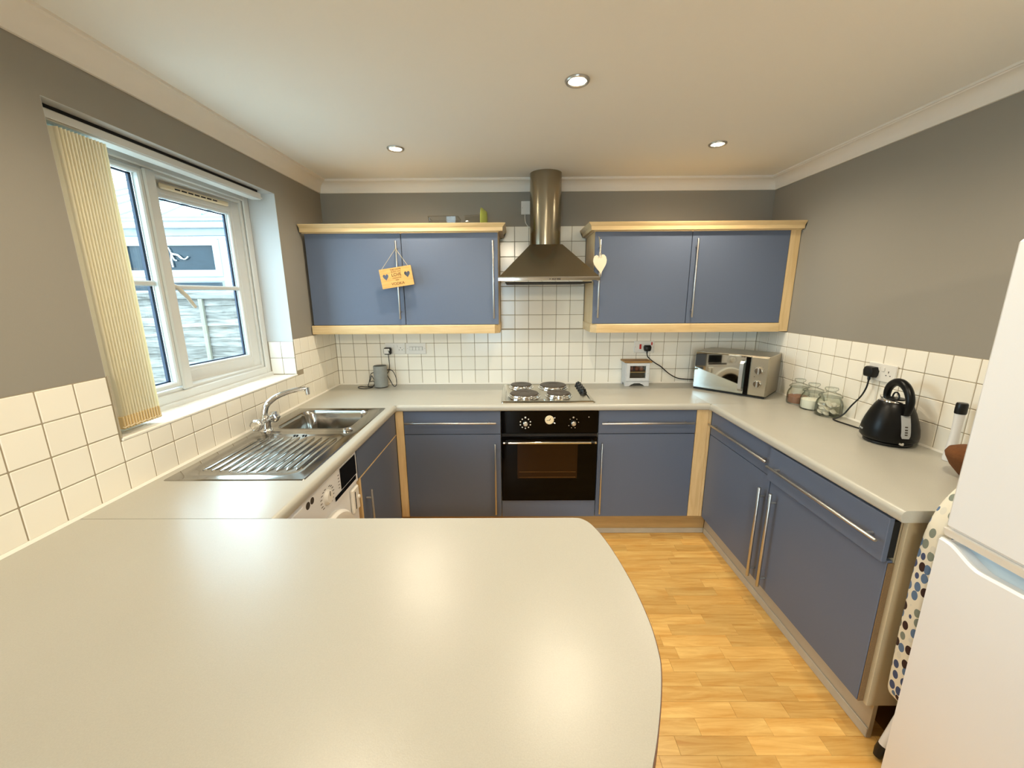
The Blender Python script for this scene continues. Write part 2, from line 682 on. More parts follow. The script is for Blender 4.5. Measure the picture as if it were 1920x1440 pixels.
def tile(parent, plane, u0, u1, z0, z1, white=False):
    """plane 'back' (y=0), 'left' (x=0), 'right' (x=W), 'jamb' (y=WY1), 'sill' (z=top; u along y, z along x)"""
    g = 0.0016
    w, h = round(u1 - u0 - 2 * g, 4), round(z1 - z0 - 2 * g, 4)
    if w < .008 or h < .008:
        return
    key = (plane, w, h)
    if key not in tile_cache:
        t, bv = .006, .0018
        mb = MB()
        if plane == 'back':
            mb.box(-w / 2, w / 2, -t, 0, -h / 2, h / 2, bv)
        elif plane == 'left':
            mb.box(0, t, -w / 2, w / 2, -h / 2, h / 2, bv)
        elif plane == 'right':
            mb.box(-t, 0, -w / 2, w / 2, -h / 2, h / 2, bv)
        elif plane == 'jamb':
            mb.box(-w / 2, w / 2, -t, 0, -h / 2, h / 2, bv)
        else:
            mb.box(-h / 2, h / 2, -w / 2, w / 2, 0, t, bv)
        tile_cache[key] = mb.mesh('tile', 'tile_white' if white else 'tile', 30)
    uc, zc = (u0 + u1) / 2, (z0 + z1) / 2
    loc = {'back': (uc, 0, zc), 'left': (0, uc, zc), 'right': (W, uc, zc), 'jamb': (uc, WY1, zc), 'sill': (zc, uc, 1.088 + .004)}[plane]
    a = lambda: random.uniform(-.0035, .0035)
    obj('tile', tile_cache[key], parent, loc, (a(), a(), a()))


def cuts(lo, hi, anchor, pitch):
    k = math.floor((lo - anchor) / pitch)
    out = [lo]
    k += 1
    while anchor + k * pitch < hi - .004:
        if anchor + k * pitch > lo + .004:
            out.append(anchor + k * pitch)
        k += 1
    return out + [hi]


# back wall
cb = cuts(0.006, W - .006, 1.2253, TP)
for i in range(len(cb) - 1):
    for k in range(4):
        z1 = ZB + ZP * (k + 1) - (0.004 if k == 3 else 0)
        tile(wall_back, 'back', cb[i], cb[i + 1], ZB + ZP * k, z1)
ch = [1.2253 + TP * i for i in range(7)]
ch = [1.221] + ch[1:6] + [1.8185]
for i in range(len(ch) - 1):
    for k in range(4, 11):
        tile(wall_back, 'back', ch[i], ch[i + 1], ZB + ZP * k, ZB + ZP * (k + 1))
g = MB().box(0.0, W, -.0042, 0, .905, ZB + ZP * 4 - .004)
g.box(1.221, 1.8185, -.0042, 0, ZB + ZP * 4 - .004, ZB + ZP * 11)
part('grout', g, 'grout', wall_back, None, 0)
part('sealant', MB().prism([(-.0005, .910), (-.012, .9105), (-.0065, .9185), (-.0005, .920)], 'x', .01, W - .01), 'sealant', wall_back)

# left wall: two rows under the window, four rows either side of it
cl = cuts(-2.62, -.006, -1.9746, TP)
for i in range(len(cl) - 1):
    u0, u1 = cl[i], cl[i + 1]
    for k in range(4):
        z0, z1 = ZB + ZP * k, ZB + ZP * (k + 1) - (.008 if k == 3 else 0)
        if k >= 2 and u1 > WY0 + .004 and u0 < WY1 - .004:
            if u0 < WY0 - .01:
                tile(wall_left, 'left', u0, WY0, z0, z1)
            if u1 > WY1 + .01:
                tile(wall_left, 'left', WY1, u1, z0, z1)
            continue
        if k == 1 and WY0 - .004 < u0 and u1 < WY1 + .1:
            z1 = min(z1, 1.090)
        tile(wall_left, 'left', u0, u1, z0, z1)
g = MB().box(0, .0042, -2.62, 0, .905, 1.088)
g.box(0, .0042, -2.62, WY0, 1.088, ZB + ZP * 4 - .008)
g.box(0, .0042, WY1, 0, 1.088, ZB + ZP * 4 - .008)
g.box(-.148, 0, WY0, WY1, 1.086, 1.0945)
g.box(-.148, 0, WY1 - .0042, WY1, 1.09, 1.296)
part('grout', g, 'grout', wall_left, None, 0)
part('sealant', MB().prism([(.0005, .910), (.012, .9105), (.0065, .9185), (.0005, .920)], 'y', -2.5, -.01), 'sealant', wall_left)
part('sill_edge_trim', MB().box(-.004, .0085, WY0 + .002, WY1 - .002, 1.089, 1.1005, .003), 'sealant', wall_left, 'white edging strip along the tiled sill')
part('tile_edge_trim', MB().box(.0, .0085, WY0 - .001, WY0 + .004, 1.10, 1.312, .002), 'grout', wall_left)
cs = cuts(WY0 + .003, WY1 - .006, -1.9746 + .03, .1085)
for i in range(len(cs) - 1):
    tile(wall_left, 'sill', cs[i], cs[i + 1], -.146, -.056, True)
    tile(wall_left, 'sill', cs[i], cs[i + 1], -.056, -.005, True)
for k in range(2):
    tile(wall_left, 'jamb', -.146, -.074, 1.100 + .0985 * k, 1.100 + .0985 * (k + 1), True)
    tile(wall_left, 'jamb', -.074, .003, 1.100 + .0985 * k, 1.100 + .0985 * (k + 1), True)

# right wall
cr = cuts(-2.0, -.006, -.6358, TP)
for i in range(len(cr) - 1):
    for k in range(4):
        tile(wall_right, 'right', cr[i], cr[i + 1], ZB + ZP * k, ZB + ZP * (k + 1) - (.006 if k == 3 else 0))
part('grout', MB().box(W - .0042, W, -2.0, 0, .905, ZB + ZP * 4 - .006), 'grout', wall_right, None, 0)
part('sealant', MB().prism([(W - .0005, .910), (W - .012, .9105), (W - .0065, .9185), (W - .0005, .920)], 'y', -1.82, -.01), 'sealant', wall_right)

M['reveal'] = mat('reveal_paint', lin(196, 198, 198), 0.7, bump=.1, bscale=200)
part('reveal', MB().box(FX1R, -.0005, WY1 - .0012, WY1, 1.297, WZ1), 'reveal', wall_left, 'white painted window reveal', 0)
part('reveal', MB().box(FX1R, -.0005, WY0, WY0 + .0012, 1.10, WZ1), 'reveal', wall_left, 'white painted window reveal', 0)
part('reveal', MB().box(FX1R, -.0005, WY0 + .0013, WY1 - .0013, WZ1 - .0012, WZ1), 'reveal', wall_left, 'white painted window soffit', 0)

# ------------------------------------------------------------------ window
win = obj('window_1', None, None, (-.19, -1.115, 1.1))
win['kind'] = 'structure'
FX0, FX1 = -.225, -.150
zb, zt, ya, yb = 1.096, WZ1, WY0, WY1
MUL0, MUL1 = -1.205, -1.150
b = MB()
for x0, x1, w, bv in ((FX0, FX1 - .012, .060, .003), (FX1 - .0115, FX1, .046, .006)):
    frame4(b, x0, x1, ya, yb, zb, zt, w, bv, w + .012)
b.box(FX0 + .001, FX1 + .0006, MUL0, MUL1, zb + .059, zt - .047, .006)
part('window_frame', b, 'upvc', win)
# fixed light
gy0, gy1, gz0, gz1 = ya + .062, MUL0 - .004, zb + .088, zt - .062
b = MB()
frame4(b, -.188, -.156, gy0 - .006, gy1 + .006, gz0 - .010, gz1 + .010, .022, .005)
part('glazing_bead', b, 'upvc', win)
b = MB()
b.box(-.197, -.186, gy1 - .028, gy1 - .016, gz0 + .012, gz1 - .012)
b.box(-.197, -.186, gy0 + .014, gy0 + .022, gz0 + .012, gz1 - .012)
b.box(-.197, -.186, gy0 + .014, gy1 - .016, gz0 + .012, gz0 + .018)
b.box(-.197, -.186, gy0 + .014, gy1 - .016, gz1 - .018, gz1 - .012)
part('gasket', b, 'rubber', win)
part('pane', MB().box(-.199, -.193, gy0, gy1, gz0, gz1), 'glass', win, None, 0)
part('glazing_bar', MB().box(-.192, -.172, gy0, gy1, 1.604, 1.626, .005), 'upvc', win)
# opening sash, ajar: hinged at its right edge, its free edge pushed outwards
SY0, SY1, SZ0, SZ1 = MUL1 - .010, yb - .050, zb + .066, zt - .052
sash = obj('sash', None, win)
sash.location = Vector((-.195, SY1, 0)) - origin(win)
sash.rotation_euler = (0, 0, -math.radians(5.0))
L_ = SY1 - SY0
b = MB()
SW = .062
frame4(b, -.028, .022, -L_, 0, SZ0, SZ1, SW, .004)
part('sash_frame', b, 'upvc', sash, None, 32, True)
b = MB()
frame4(b, -.006, .018, -L_ + SW - .004, -SW + .004, SZ0 + SW - .004, SZ1 - SW + .004, .018, .004)
part('glazing_bead', b, 'upvc', sash, None, 32, True)
b = MB()
e = SW + .014
b.box(-.012, -.004, -e - .012, -e, SZ0 + e, SZ1 - e)
b.box(-.012, -.004, -L_ + e, -L_ + e + .007, SZ0 + e, SZ1 - e)
b.box(-.012, -.004, -L_ + e, -e, SZ0 + e, SZ0 + e + .006)
b.box(-.012, -.004, -L_ + e, -e, SZ1 - e - .006, SZ1 - e)
part('gasket', b, 'rubber', sash, None, 32, True)
part('pane', MB().box(-.017, -.011, -L_ + SW, -SW, SZ0 + SW, SZ1 - SW), 'glass', sash, None, 0, True)
part('glazing_bar', MB().box(-.010, .012, -L_ + SW, -SW, 1.592, 1.614, .005), 'upvc', sash, None, 32, True)
b = MB()
vy0, vy1, vz = -L_ + .085, -.085, SZ1 - .030
b.box(.022, .036, vy0, vy1, vz - .012, vz + .012, .006)
part('trickle_vent', b, 'cream_plastic', sash, 'cream trickle vent on the top rail', 32, True)
b = MB()
for k in range(7):
    yy0 = vy0 + .07 + k * (vy1 - vy0 - .14) / 7
    b.box(.0355, .0368, yy0, yy0 + (vy1 - vy0 - .14) / 7 - .008, vz - .004, vz + .002)
part('vent_slots', b, 'black_matte', sash, None, 0, True)
b = MB()
b.box(.022, .034, -L_ + .018, -L_ + .044, 1.56, 1.66, .005)
b.tube([(.03, -L_ + .031, 1.61), (.058, -L_ + .031, 1.612), (.066, -L_ + .05, 1.600), (.066, -L_ + .09, 1.560), (.064, -L_ + .125, 1.512)], [.010, .010, .010, .009, .007], 10)
part('window_handle', b, 'handle_cream', sash, 'cream casement handle pointing down', 40, True)
part('window_sill', MB().box(FX1 - .004, FX1 + .012, ya + .002, yb - .002, 1.094, 1.118, .004), 'upvc', win)

# vertical blind drawn to the left end
bl = thing('vertical_blind', 'cream vertical blind gathered at the left end of the kitchen window', 'blind', (-.06, -1.14, 2.08))
b = MB()
b.box(-.088, -.036, -1.668, -.625, 2.066, 2.098, .003)
b.box(-.034, -.031, -1.668, -.625, 2.070, 2.076)
part('headrail', b, 'upvc', bl, 'white headrail across the top of the opening')
part('gap_shade', MB().box(-.08, -.044, -1.66, -.64, 2.098, 2.112), 'black_matte', bl, None, 0)  # black block standing in for the shade between headrail and soffit
sl = None
slm = None
NS = 15
for k in range(NS):
    yk = -1.652 + k * .0108
    if slm is None:
        b = MB()
        nz = 10
        rings = []
        for j in range(nz + 1):
            z = 1.128 + (2.050 - 1.128) * j / nz
            rr = []
            for xx, yv in ((-.045, -.0015), (-.015, .0025), (.015, .0025), (.045, -.0015)):
                rr.append((xx, yv, z))
            for xx, yv in ((.045, -.0008), (.015, .0032), (-.015, .0032), (-.045, -.0008)):
                rr.append((xx, yv, z))
            rings.append(rr)
        b.loft(rings)
        slm = b.mesh('slat', 'slat', 60)
        pkt = MB().box(-.044, .044, -.0035, .0045, 1.118, 1.162, .002).mesh('bottom_weight', mat('slat_pocket', lin(214, 190, 140), .8), 32)
        hng = MB().box(-.008, .008, -.002, .002, 2.048, 2.070, .001).mesh('hanger', 'glass', 32)
    s_ = obj('slat', slm, bl, (-.058 + .06, yk + 1.14, -2.08), (0, 0, math.radians(34 if k == 0 else 16)))
    obj('bottom_weight', pkt, s_)
    obj('hanger', hng, s_)
b = MB()
b.tube(spline([(-.006, -1.652 + k * .0108 + (0 if k % 2 else .003), 1.131 - .004 * (k % 2)) for k in range(NS)], 3), .0016, 5)
part('bead_chain', b, 'cream_plastic', bl)

# patio door at the far end of the room, behind the camera
d1 = obj('door_1', None, None, (.85, YR - .07, 0))
d1['kind'] = 'structure'
b = MB()
for x0, x1 in ((.3, .37), (1.33, 1.4)):
    b.box(x0, x1, YR - .11, YR - .04, 0, 2.1, .004)
b.box(.37, 1.33, YR - .11, YR - .04, 0, .08, .004)
b.box(.37, 1.33, YR - .11, YR - .04, 2.02, 2.1, .004)
part('door_frame', b, 'upvc', d1)
part('pane', MB().box(.37, 1.33, YR - .08, YR - .074, .08, 2.02), 'glass', d1, None, 0)
part('door_handle', MB().box(1.34, 1.355, YR - .04, YR + .01, 1.0, 1.14, .004), 'white', d1)

# ================================================================== OUTSIDE, SEEN THROUGH THE WINDOW
M['fence'] = wood_mat('weathered_fence_board', lin(128, 124, 118), lin(62, 57, 50), 0.9, 'x', .8, True, 0.25)  # timber tones also darkened to hold back the outdoor brightness
M['fence_post'] = wood_mat('weathered_batten', lin(120, 116, 100), lin(96, 90, 78), 0.9, 'z', .8)
M['paving'] = mat('concrete_paving', lin(176, 172, 164), .9, bump=.3, bscale=60, var=.1)
M['roof_glass'] = mat('roof_sheet', lin(206, 218, 222), .25)
M['lead'] = mat('grey_flashing', lin(104, 112, 116), .6, var=.2, vscale=6)
M['dark_glass'] = mat('dark_window_glass', lin(30, 40, 46), .08, spec=.2, var=.5, vscale=5, stretch=(1, 1, 5))
struct('ground_1', MB().box(-14, -.30, -9, 9, -.30, -.15), 'paving', 0)
struct('ground_2', MB().box(-.30, 8, -12, YR - .16, -.30, -.15), 'paving', 0)

fen = thing('garden_fence', 'weathered lapped timber fence seen through the kitchen window', 'fence', (-2.9, 2.0, -.15))
fx0, fx1 = -5.4, -.6
zf = -.05
brd = None
k = 0
while zf < 1.50:
    h = .126
    v = MB()
    n = 16
    top, bot = [], []
    for i in range(n + 1):
        x = fx0 + (fx1 - fx0) * i / n
        wv = .012 * math.sin(i * 1.7 + k * 2.1) + random.uniform(-.005, .005)
        bot.append((x, zf + wv))
        top.append((x, zf + h + .028))
    v.loft([[(x, 1.985, z) for x, z in bot] + [(x, 2.000, z) for x, z in reversed(top)],
            [(x, 1.993, z) for x, z in bot] + [(x, 2.008, z) for x, z in reversed(top)]])
    part('board', v, 'fence', fen, None, 30)
    zf += h
    k += 1
part('top_rail', MB().box(fx0, fx1, 1.955, 2.03, 1.535, 1.610, .004), 'fence', fen)
for x in (-5.35, -4.4, -3.42, -2.48, -1.55, -.65):
    part('batten', MB().prism([(x, -.15), (x + .046, -.15), (x + .046, 1.535), (x, 1.535)], 'y', 1.952, 1.984), 'fence_post', fen)

con = thing('conservatory', 'white conservatory with glazed roof behind the timber fence', 'conservatory', (-4.2, 3.5, -.15))
cx0, cx1 = -6.6, -2.75
b = MB()
b.box(cx0, cx1, 3.5, 3.56, -.15, 1.60)
part('dwarf_wall', b, 'upvc_outside', con, None, 0)
b = MB()
for x in (cx0, -5.9, -4.80, -4.20, -3.20, cx1 - .08):
    b.box(x, x + .09, 3.49, 3.559, 1.601, 2.469, .004)
for z0, z1 in ((1.60, 1.64), (1.80, 1.86), (2.42, 2.47)):
    b.box(cx0 - .001, cx1 + .001, 3.485, 3.558, z0, z1, .004)
part('frame', b, 'upvc_outside', con)
for (x0, x1) in ((-5.81, -4.80), (-4.71, -4.20), (-4.11, -3.20)):
    s0 = MB()
    w = .085
    for q in ((x0, x0 + w, 1.865, 2.415), (x1 - w, x1, 1.865, 2.415), (x0 + w - .006, x1 - w + .006, 1.8652, 1.965), (x0 + w - .006, x1 - w + .006, 2.325, 2.4148)):
        s0.box(q[0], q[1], 3.450 + (.0003 if q[3] - q[2] < .2 else 0), 3.50, q[2], q[3], .006)
    so = part('casement', s0, 'upvc_outside', con)
    part('pane', MB().box(x0 + w, x1 - w, 3.492, 3.500, 1.965, 2.325), 'dark_glass', so, None, 0)
for (x0, x1) in ((-5.81, -4.80), (-4.71, -4.20), (-4.11, -3.20)):
    part('lower_pane', MB().box(x0 + .05, x1 - .05, 3.50, 3.506, 1.66, 1.78), 'dark_glass', con, None, 0)
b = MB()
b.box(cx0 - .05, cx1 + .05, 3.46, 3.56, 2.47, 2.57)
part('fascia', b, 'lead', con)
b = MB()
b.box(cx0 - .1, cx1 + .1, 3.40, 3.50, 2.575, 2.66, .02)
b.box(cx0 - .1, cx1 + .1, 3.38, 3.44, 2.67, 2.70, .01)
part('gutter', b, 'upvc_outside', con)
part('eaves_flashing', MB().box(cx0 - .1, cx1 + .1, 3.44, 3.54, 2.70, 2.745), 'lead', con)
swirl = thing('window_swirl', 'white curled shape on the conservatory window', 'ornament', (-3.9, 3.468, 2.13))  # white swirl shape raised in front of the pane
b = MB()
b.tube(spline([(-3.975, 3.47, 2.30), (-3.958, 3.468, 2.26), (-3.94, 3.466, 2.215), (-3.895, 3.465, 2.20), (-3.84, 3.465, 2.185), (-3.79, 3.465, 2.14), (-3.74, 3.465, 2.128), (-3.69, 3.466, 2.165)], 5), [.007] * 10 + [.014] * 16 + [.008] * 10, 8)
b.tube(spline([(-3.94, 3.468, 2.21), (-3.955, 3.466, 2.12), (-3.95, 3.468, 2.01)], 5), .010, 8)
b.tube(spline([(-3.94, 3.468, 2.20), (-3.91, 3.466, 2.12), (-3.875, 3.466, 2.11)], 5), .009, 8)
part('scroll', b, 'upvc', swirl, None, 60)
b = MB()
b.loft([[(cx0, 3.5, 2.74), (cx1, 3.5, 2.74), (cx1 - .6, 5.6, 3.75), (cx0 + .9, 5.6, 3.75)], [(cx0, 3.5, 2.76), (cx1, 3.5, 2.76), (cx1 - .6, 5.6, 3.77), (cx0 + .9, 5.6, 3.77)]])
part('roof_sheet', b, 'roof_glass', con, None, 0)
for i in range(7):
    t = i / 6
    p0 = Vector((cx0, 3.5, 2.775)).lerp(Vector((cx1, 3.5, 2.775)), t)
    p1 = Vector((cx0 + .9, 5.6, 3.785)).lerp(Vector((cx1 - .6, 5.6, 3.785)), t)
    part('roof_bar', MB().tube([p0, p1], .022, 6), 'lead', con)
part('rear_wall', MB().box(cx0, cx1, 5.6, 5.7, -.15, 3.75), 'upvc_outside', con, None, 0)

# ================================================================== CABINETS
YF = -.58          # face of the back run
XR = 2.523         # face of the right run
XL = .5825         # face of the left run


def bar_handle(name, a, bpt, out, parent, r=.006, label=None):
    """bar handle between two world points; out = unit vector away from the door, posts go back to it"""
    A, B, O = Vector(a), Vector(bpt), Vector(out)
    d = (B - A).normalized()
    m = MB()
    m.tube([A, A + d * .002, B - d * .002, B], [r * .8, r, r, r * .8], 10)
    for q in (A + d * .045, B - d * .045):
        m.tube([q - O * .0295, q], .0045, 8)
    return part(name, m, 'handle', parent, label, 40)


def base_unit(name, label, x0, x1, drawer_h, door_h, group=None):
    t = thing(name, label, 'cabinet', ((x0 + x1) / 2, -.3, .15), 0, group)
    part('body', MB().box(x0 + .001, x1 - .001, YF + .0195, -.01, .152, .868), 'carcass', t)
    d = part('drawer', MB().box(x0 + .002, x1 - .002, YF, YF + .018, .718, .866, .0015), 'blue', t)
    bar_handle('handle', (drawer_h[0], YF - .03, drawer_h[2]), (drawer_h[1], YF - .03, drawer_h[2]), (0, -1, 0), d)
    d = part('door', MB().box(x0 + .002, x1 - .002, YF, YF + .018, .152, .714, .0015), 'blue', t)
    bar_handle('handle', (door_h[0], YF - .03, door_h[1]), (door_h[0], YF - .03, door_h[2]), (0, -1, 0), d)
    return t


base_unit('base_cabinet', 'blue base cabinet with drawer to the left of the black oven', .633, 1.233, (.643, 1.205, .796), (1.197, .182, .662))
base_unit('base_cabinet', 'blue base cabinet with drawer between the black oven and the beech corner post', 1.833, 2.433, (1.850, 2.411, .791), (1.857, .185, .663))

t = thing('oven_housing', 'blue panel housing that carries the black oven', 'cabinet', (1.533, -.3, .15))
part('panel', MB().box(1.235, 1.831, YF, YF + .018, .152, .268, .0015), 'blue', t)
part('shelf', MB().box(1.2355, 1.8305, YF + .02, -.02, .250, .268), 'carcass', t, None, 0)
part('back_panel', MB().box(1.2355, 1.8305, -.019, -.01, .152, .866), 'carcass', t, None, 0)

# corner posts
t = thing('corner_post', 'beech corner post beside the sink cabinet, left of the back run', 'post', (.607, YF, .15))
part('facing', MB().box(XL + .001, .632, YF, YF + .018, .152, .868, .001), 'beech_v', t)
t = thing('corner_post', 'wide beech corner post between the back cabinets and the right cabinets', 'post', (2.478, YF, .15))
part('facing', MB().box(2.434, 2.506, YF, YF + .018, .152, .868, .001), 'beech_v', t)
part('return', MB().box(2.507, XR, YF - .002, YF + .018, .152, .868, .001), 'beech_v', t)


def plinth(label, m, box, strip):
    t = thing('plinth', label, 'plinth', ((box[0] + box[1]) / 2, (box[2] + box[3]) / 2, 0))
    part('board', MB().box(*box, .001), m, t)
    part('seal_strip', MB().box(*strip, .002), 'seal', t, 'pale sealing strip along the floor')


plinth('beech plinth under the back cabinets and oven', 'plinth', (.560, 2.573, -.530, -.514, .001, .148), (.563, 2.570, -.5345, -.5305, .001, .036))
plinth('grey plinth under the right-hand blue cabinets', 'plinth_grey', (2.574, 2.590, -1.80, -.532, .001, .148), (2.569, 2.5735, -1.80, -.536, .001, .042))
plinth('beech plinth under the sink cabinet', 'plinth', (.530, .546, -1.20, -.535, .001, .148), (.5465, .551, -1.20, -.540, .001, .036))

# right run
def right_unit(label, y0, y1, drawer_out, dh, vh, group=None):
    """y0 nearer the back wall"""
    t = thing('base_cabinet', label, 'cabinet', (2.8, (y0 + y1) / 2, .15))
    part('body', MB().box(XR + .0195, W - .012, y1 + .001, y0 - .001, .152, .868), 'carcass', t)
    d = part('drawer', MB().box(XR - drawer_out, XR + .018 - drawer_out, y1 + .002, y0 - .002, .706 if drawer_out else .714, .862 if drawer_out else .866, .0015), 'blue', t)
    hx = XR - .03 - drawer_out
    bar_handle('handle', (hx, dh[0], dh[2]), (hx, dh[1], dh[2]), (-1, 0, 0), d)
    if drawer_out:
        part('drawer_gap_shade', MB().box(XR + .0185 - drawer_out, XR + .019, y1 + .004, y0 - .004, .720, .850), 'black_matte', d, None, 0)  # black filler, paints the shade in the gap behind the drawer front
    d = part('door', MB().box(XR, XR + .018, y1 + .002, y0 - .002, .152, .710, .0015), 'blue', t)
    bar_handle('handle', (XR - .032, vh[0], vh[1]), (XR - .032, vh[0], vh[2]), (-1, 0, 0), d, .0075)
    return t


right_unit('blue base cabinet of the right-hand run, next to the beech corner post', YF - .003, -1.181, 0, (-.612, -1.176, .787), (-1.160, .166, .650))
ru2 = right_unit('blue base cabinet at the open end of the right-hand run, its drawer slightly ajar', -1.183, -1.787, .021, (-1.215, -1.785, .785), (-1.243, .172, .660))
part('end_panel', MB().box(XR + .020, W - .012, -1.804, -1.788, .148, .868, .001), 'carcass', ru2, 'beige end panel')
part('chipboard_edge', MB().box(XR + .001, XR + .019, -1.7905, -1.7875, .154, .704), 'chip', ru2, 'bare brown chipboard edge of the door')

# left run
t = thing('sink_cabinet', 'dark-looking blue sink cabinet with false drawer beside the washing machine', 'cabinet', (.29, -.89, .15))
b = MB()
b.box(.01, XL - .0195, -.634, -.616, .152, .868)
b.box(.01, XL - .0195, -1.192, -1.174, .152, .868)
b.box(.01, XL - .0195, -1.173, -.635, .152, .17)
part('body', b, 'beech', t)
part('drawer_front', MB().box(XL - .018, XL, -1.190, -.584, .718, .866, .0015), 'blue', t)
part('edge_strip', MB().box(XL - .018, XL + .0015, -1.190, -.584, .7125, .7175), 'beech', t, 'pale strip under the drawer front')
d = part('door', MB().box(XL - .018, XL, -1.170, -.584, .152, .711, .0015), 'blue', t)
bar_handle('handle', (XL + .032, -1.130, .18), (XL + .032, -1.130, .632), (1, 0, 0), d)
part('carcass_edge', MB().box(XL - .018, XL, -1.191, -1.172, .152, .711), 'beech_v', t, 'beech edge beside the door', 0)

# washing machine
wm = thing('washing_machine', 'white washing machine under the left worktop beside the sink cabinet', 'washing machine', (.30, -1.50, 0))
part('body', MB().box(.03, .575, -1.797, -1.201, .02, .862, .006), 'appliance', wm)
part('control_panel', MB().box(.5752, .583, -1.795, -1.203, .715, .860, .003), 'appliance', wm)
part('display', MB().box(.5832, .5845, -1.378, -1.216, .758, .852, .002), 'black_glass', wm, 'black display')
part('button_strip', MB().box(.5832, .5842, -1.440, -1.225, .735, .755, .001), 'black_glass', wm)
b = MB().disc_axis((.5832, -1.500, .790), 'x', .031, .012, 28, .003, .026)
dl = part('dial', b, 'white', wm)
part('pointer', MB().box(.595, .5962, -1.502, -1.498, .795, .815), 'ink', dl, None, 0)
b = MB()
for k in range(16):
    a = math.radians(-40 + k * 360 / 16)
    if 250 < (math.degrees(a) % 360) < 290:
        continue
    for q in (0, 1):
        y_, z_ = -1.5 + .040 * math.cos(a), .79 + .038 * math.sin(a)
        w_ = .014
    b.box(.5832, .5836, y_ + (.004 if math.cos(a) > 0 else -.004 - w_), y_ + (.004 + w_ if math.cos(a) > 0 else -.004), z_ - .0016, z_ + .0016)
for k in range(5):
    b.box(.5832, .5836, -1.400, -1.388, .774 + k * .014, .777 + k * .014)
part('programme_marks', b, 'ink', wm, None, 0)
b = MB()
b.disc_axis((.5832, -1.612, .836), 'x', .013, .0006, 20)
b.disc_axis((.5832, -1.643, .833), 'x', .014, .0006, 20)
part('badge', b, 'ink', wm, 'two dark round marks')
part('detergent_drawer', MB().box(.5832, .588, -1.785, -1.68, .735, .85, .003), 'appliance', wm)
b = MB()
b.box(.5755, .592, -1.292, -1.222, .590, .708, .006)
cl_ = part('safety_latch', b, 'white', wm, 'white latch with a dark slot')
part('slot', MB().box(.592, .5927, -1.272, -1.264, .606, .690), 'black_matte', cl_, None, 0)
part('button', MB().disc_axis((.592, -1.236, .652), 'x', .009, .007, 16, .002), 'white', cl_)
DZ = .497
rings = []
for r, x in ((.205, .5755), (.205, .590), (.195, .602), (.150, .606), (.135, .598)):
    rings.append([(x, -1.490 + r * math.cos(2 * PI * k / 48), DZ + r * math.sin(2 * PI * k / 48)) for k in range(48)])
dr = part('door', MB().loft(rings, True, True, False), 'white', wm, None, 40)
rings = []
for r, x in ((.137, .599), (.11, .584), (.06, .578), (.01, .577)):
    rings.append([(x, -1.490 + r * math.cos(2 * PI * k / 48), DZ + r * math.sin(2 * PI * k / 48)) for k in range(48)])
part('porthole', MB().loft(rings, True, False, True), 'black_glass', dr, 'dark glass porthole', 40)
for y_ in (-1.76, -1.24):
    for x_ in (.07, .53):
        part('foot', MB().disc_axis((x_, y_, .0), 'z', .022, .022, 16), 'black', wm)

# peninsula base
t = thing('peninsula_unit', 'blue panelled base under the peninsula worktop', 'cabinet', (.62, -2.17, 0))
part('body', MB().box(.02, 1.20, -2.44, -1.90, .148, .868), 'carcass', t)
part('end_panel', MB().box(1.201, 1.219, -2.44, -1.90, .001, .868), 'blue', t)
part('rear_panel', MB().box(.02, 1.219, -2.459, -2.441, .001, .868), 'blue', t)
part('front_panel', MB().box(XL + .02, 1.219, -1.899, -1.881, .148, .868), 'blue', t)

# ------------------------------------------------------------------ worktops
ZT, ZU = .910, .870


def nose(wall, front, rt=.017, rb=.010):
    """cross-section from wall to the rounded front edge, as (distance, z)"""
    s = 1 if front > wall else -1
    pts = [(wall, ZU), (wall, ZT)]
    pts += [(front - s * rt + s * rt * math.sin(math.radians(a)), ZT - rt + rt * math.cos(math.radians(a))) for a in range(0, 91, 15)]
    pts += [(front - s * rb + s * rb * math.cos(math.radians(a)), ZU + rb - rb * math.sin(math.radians(a))) for a in range(0, 91, 30)]
    return pts


b = MB()
b.prism(nose(-.0065, -.600), 'x', .600, 2.497)
b.box(.0065, .600, -.6, -.0065, ZU, ZT)
b.box(2.497, W - .0065, -.6, -.0065, ZU, ZT)
tag(obj('worktop', b.mesh('worktop', 'worktop')), 'greige laminate worktop along the back wall under the hob', 'worktop')

b = MB()
BX0, BX1, BY0, BY1 = .100, .497, -1.045, -.695      # cut-out for the bowl
b.prism(nose(BX1, .600), 'y', -1.851, -.6008)
b.box(.0065, BX0, -1.851, -.6008, ZU, ZT)
b.box(BX0, BX1, -1.851, BY0, ZU, ZT)
b.box(BX0, BX1, BY1, -.6008, ZU, ZT)
tag(obj('worktop', b.mesh('worktop', 'worktop')), 'greige laminate worktop under the window, holding the steel sink', 'worktop')

b = MB()
pr = nose(W - .0065, 2.497)
b.prism(pr, 'y', -1.822, -.6008)
tag(obj('worktop', b.mesh('worktop', 'worktop')), 'greige laminate worktop of the right-hand run, with jars and kettle', 'worktop')

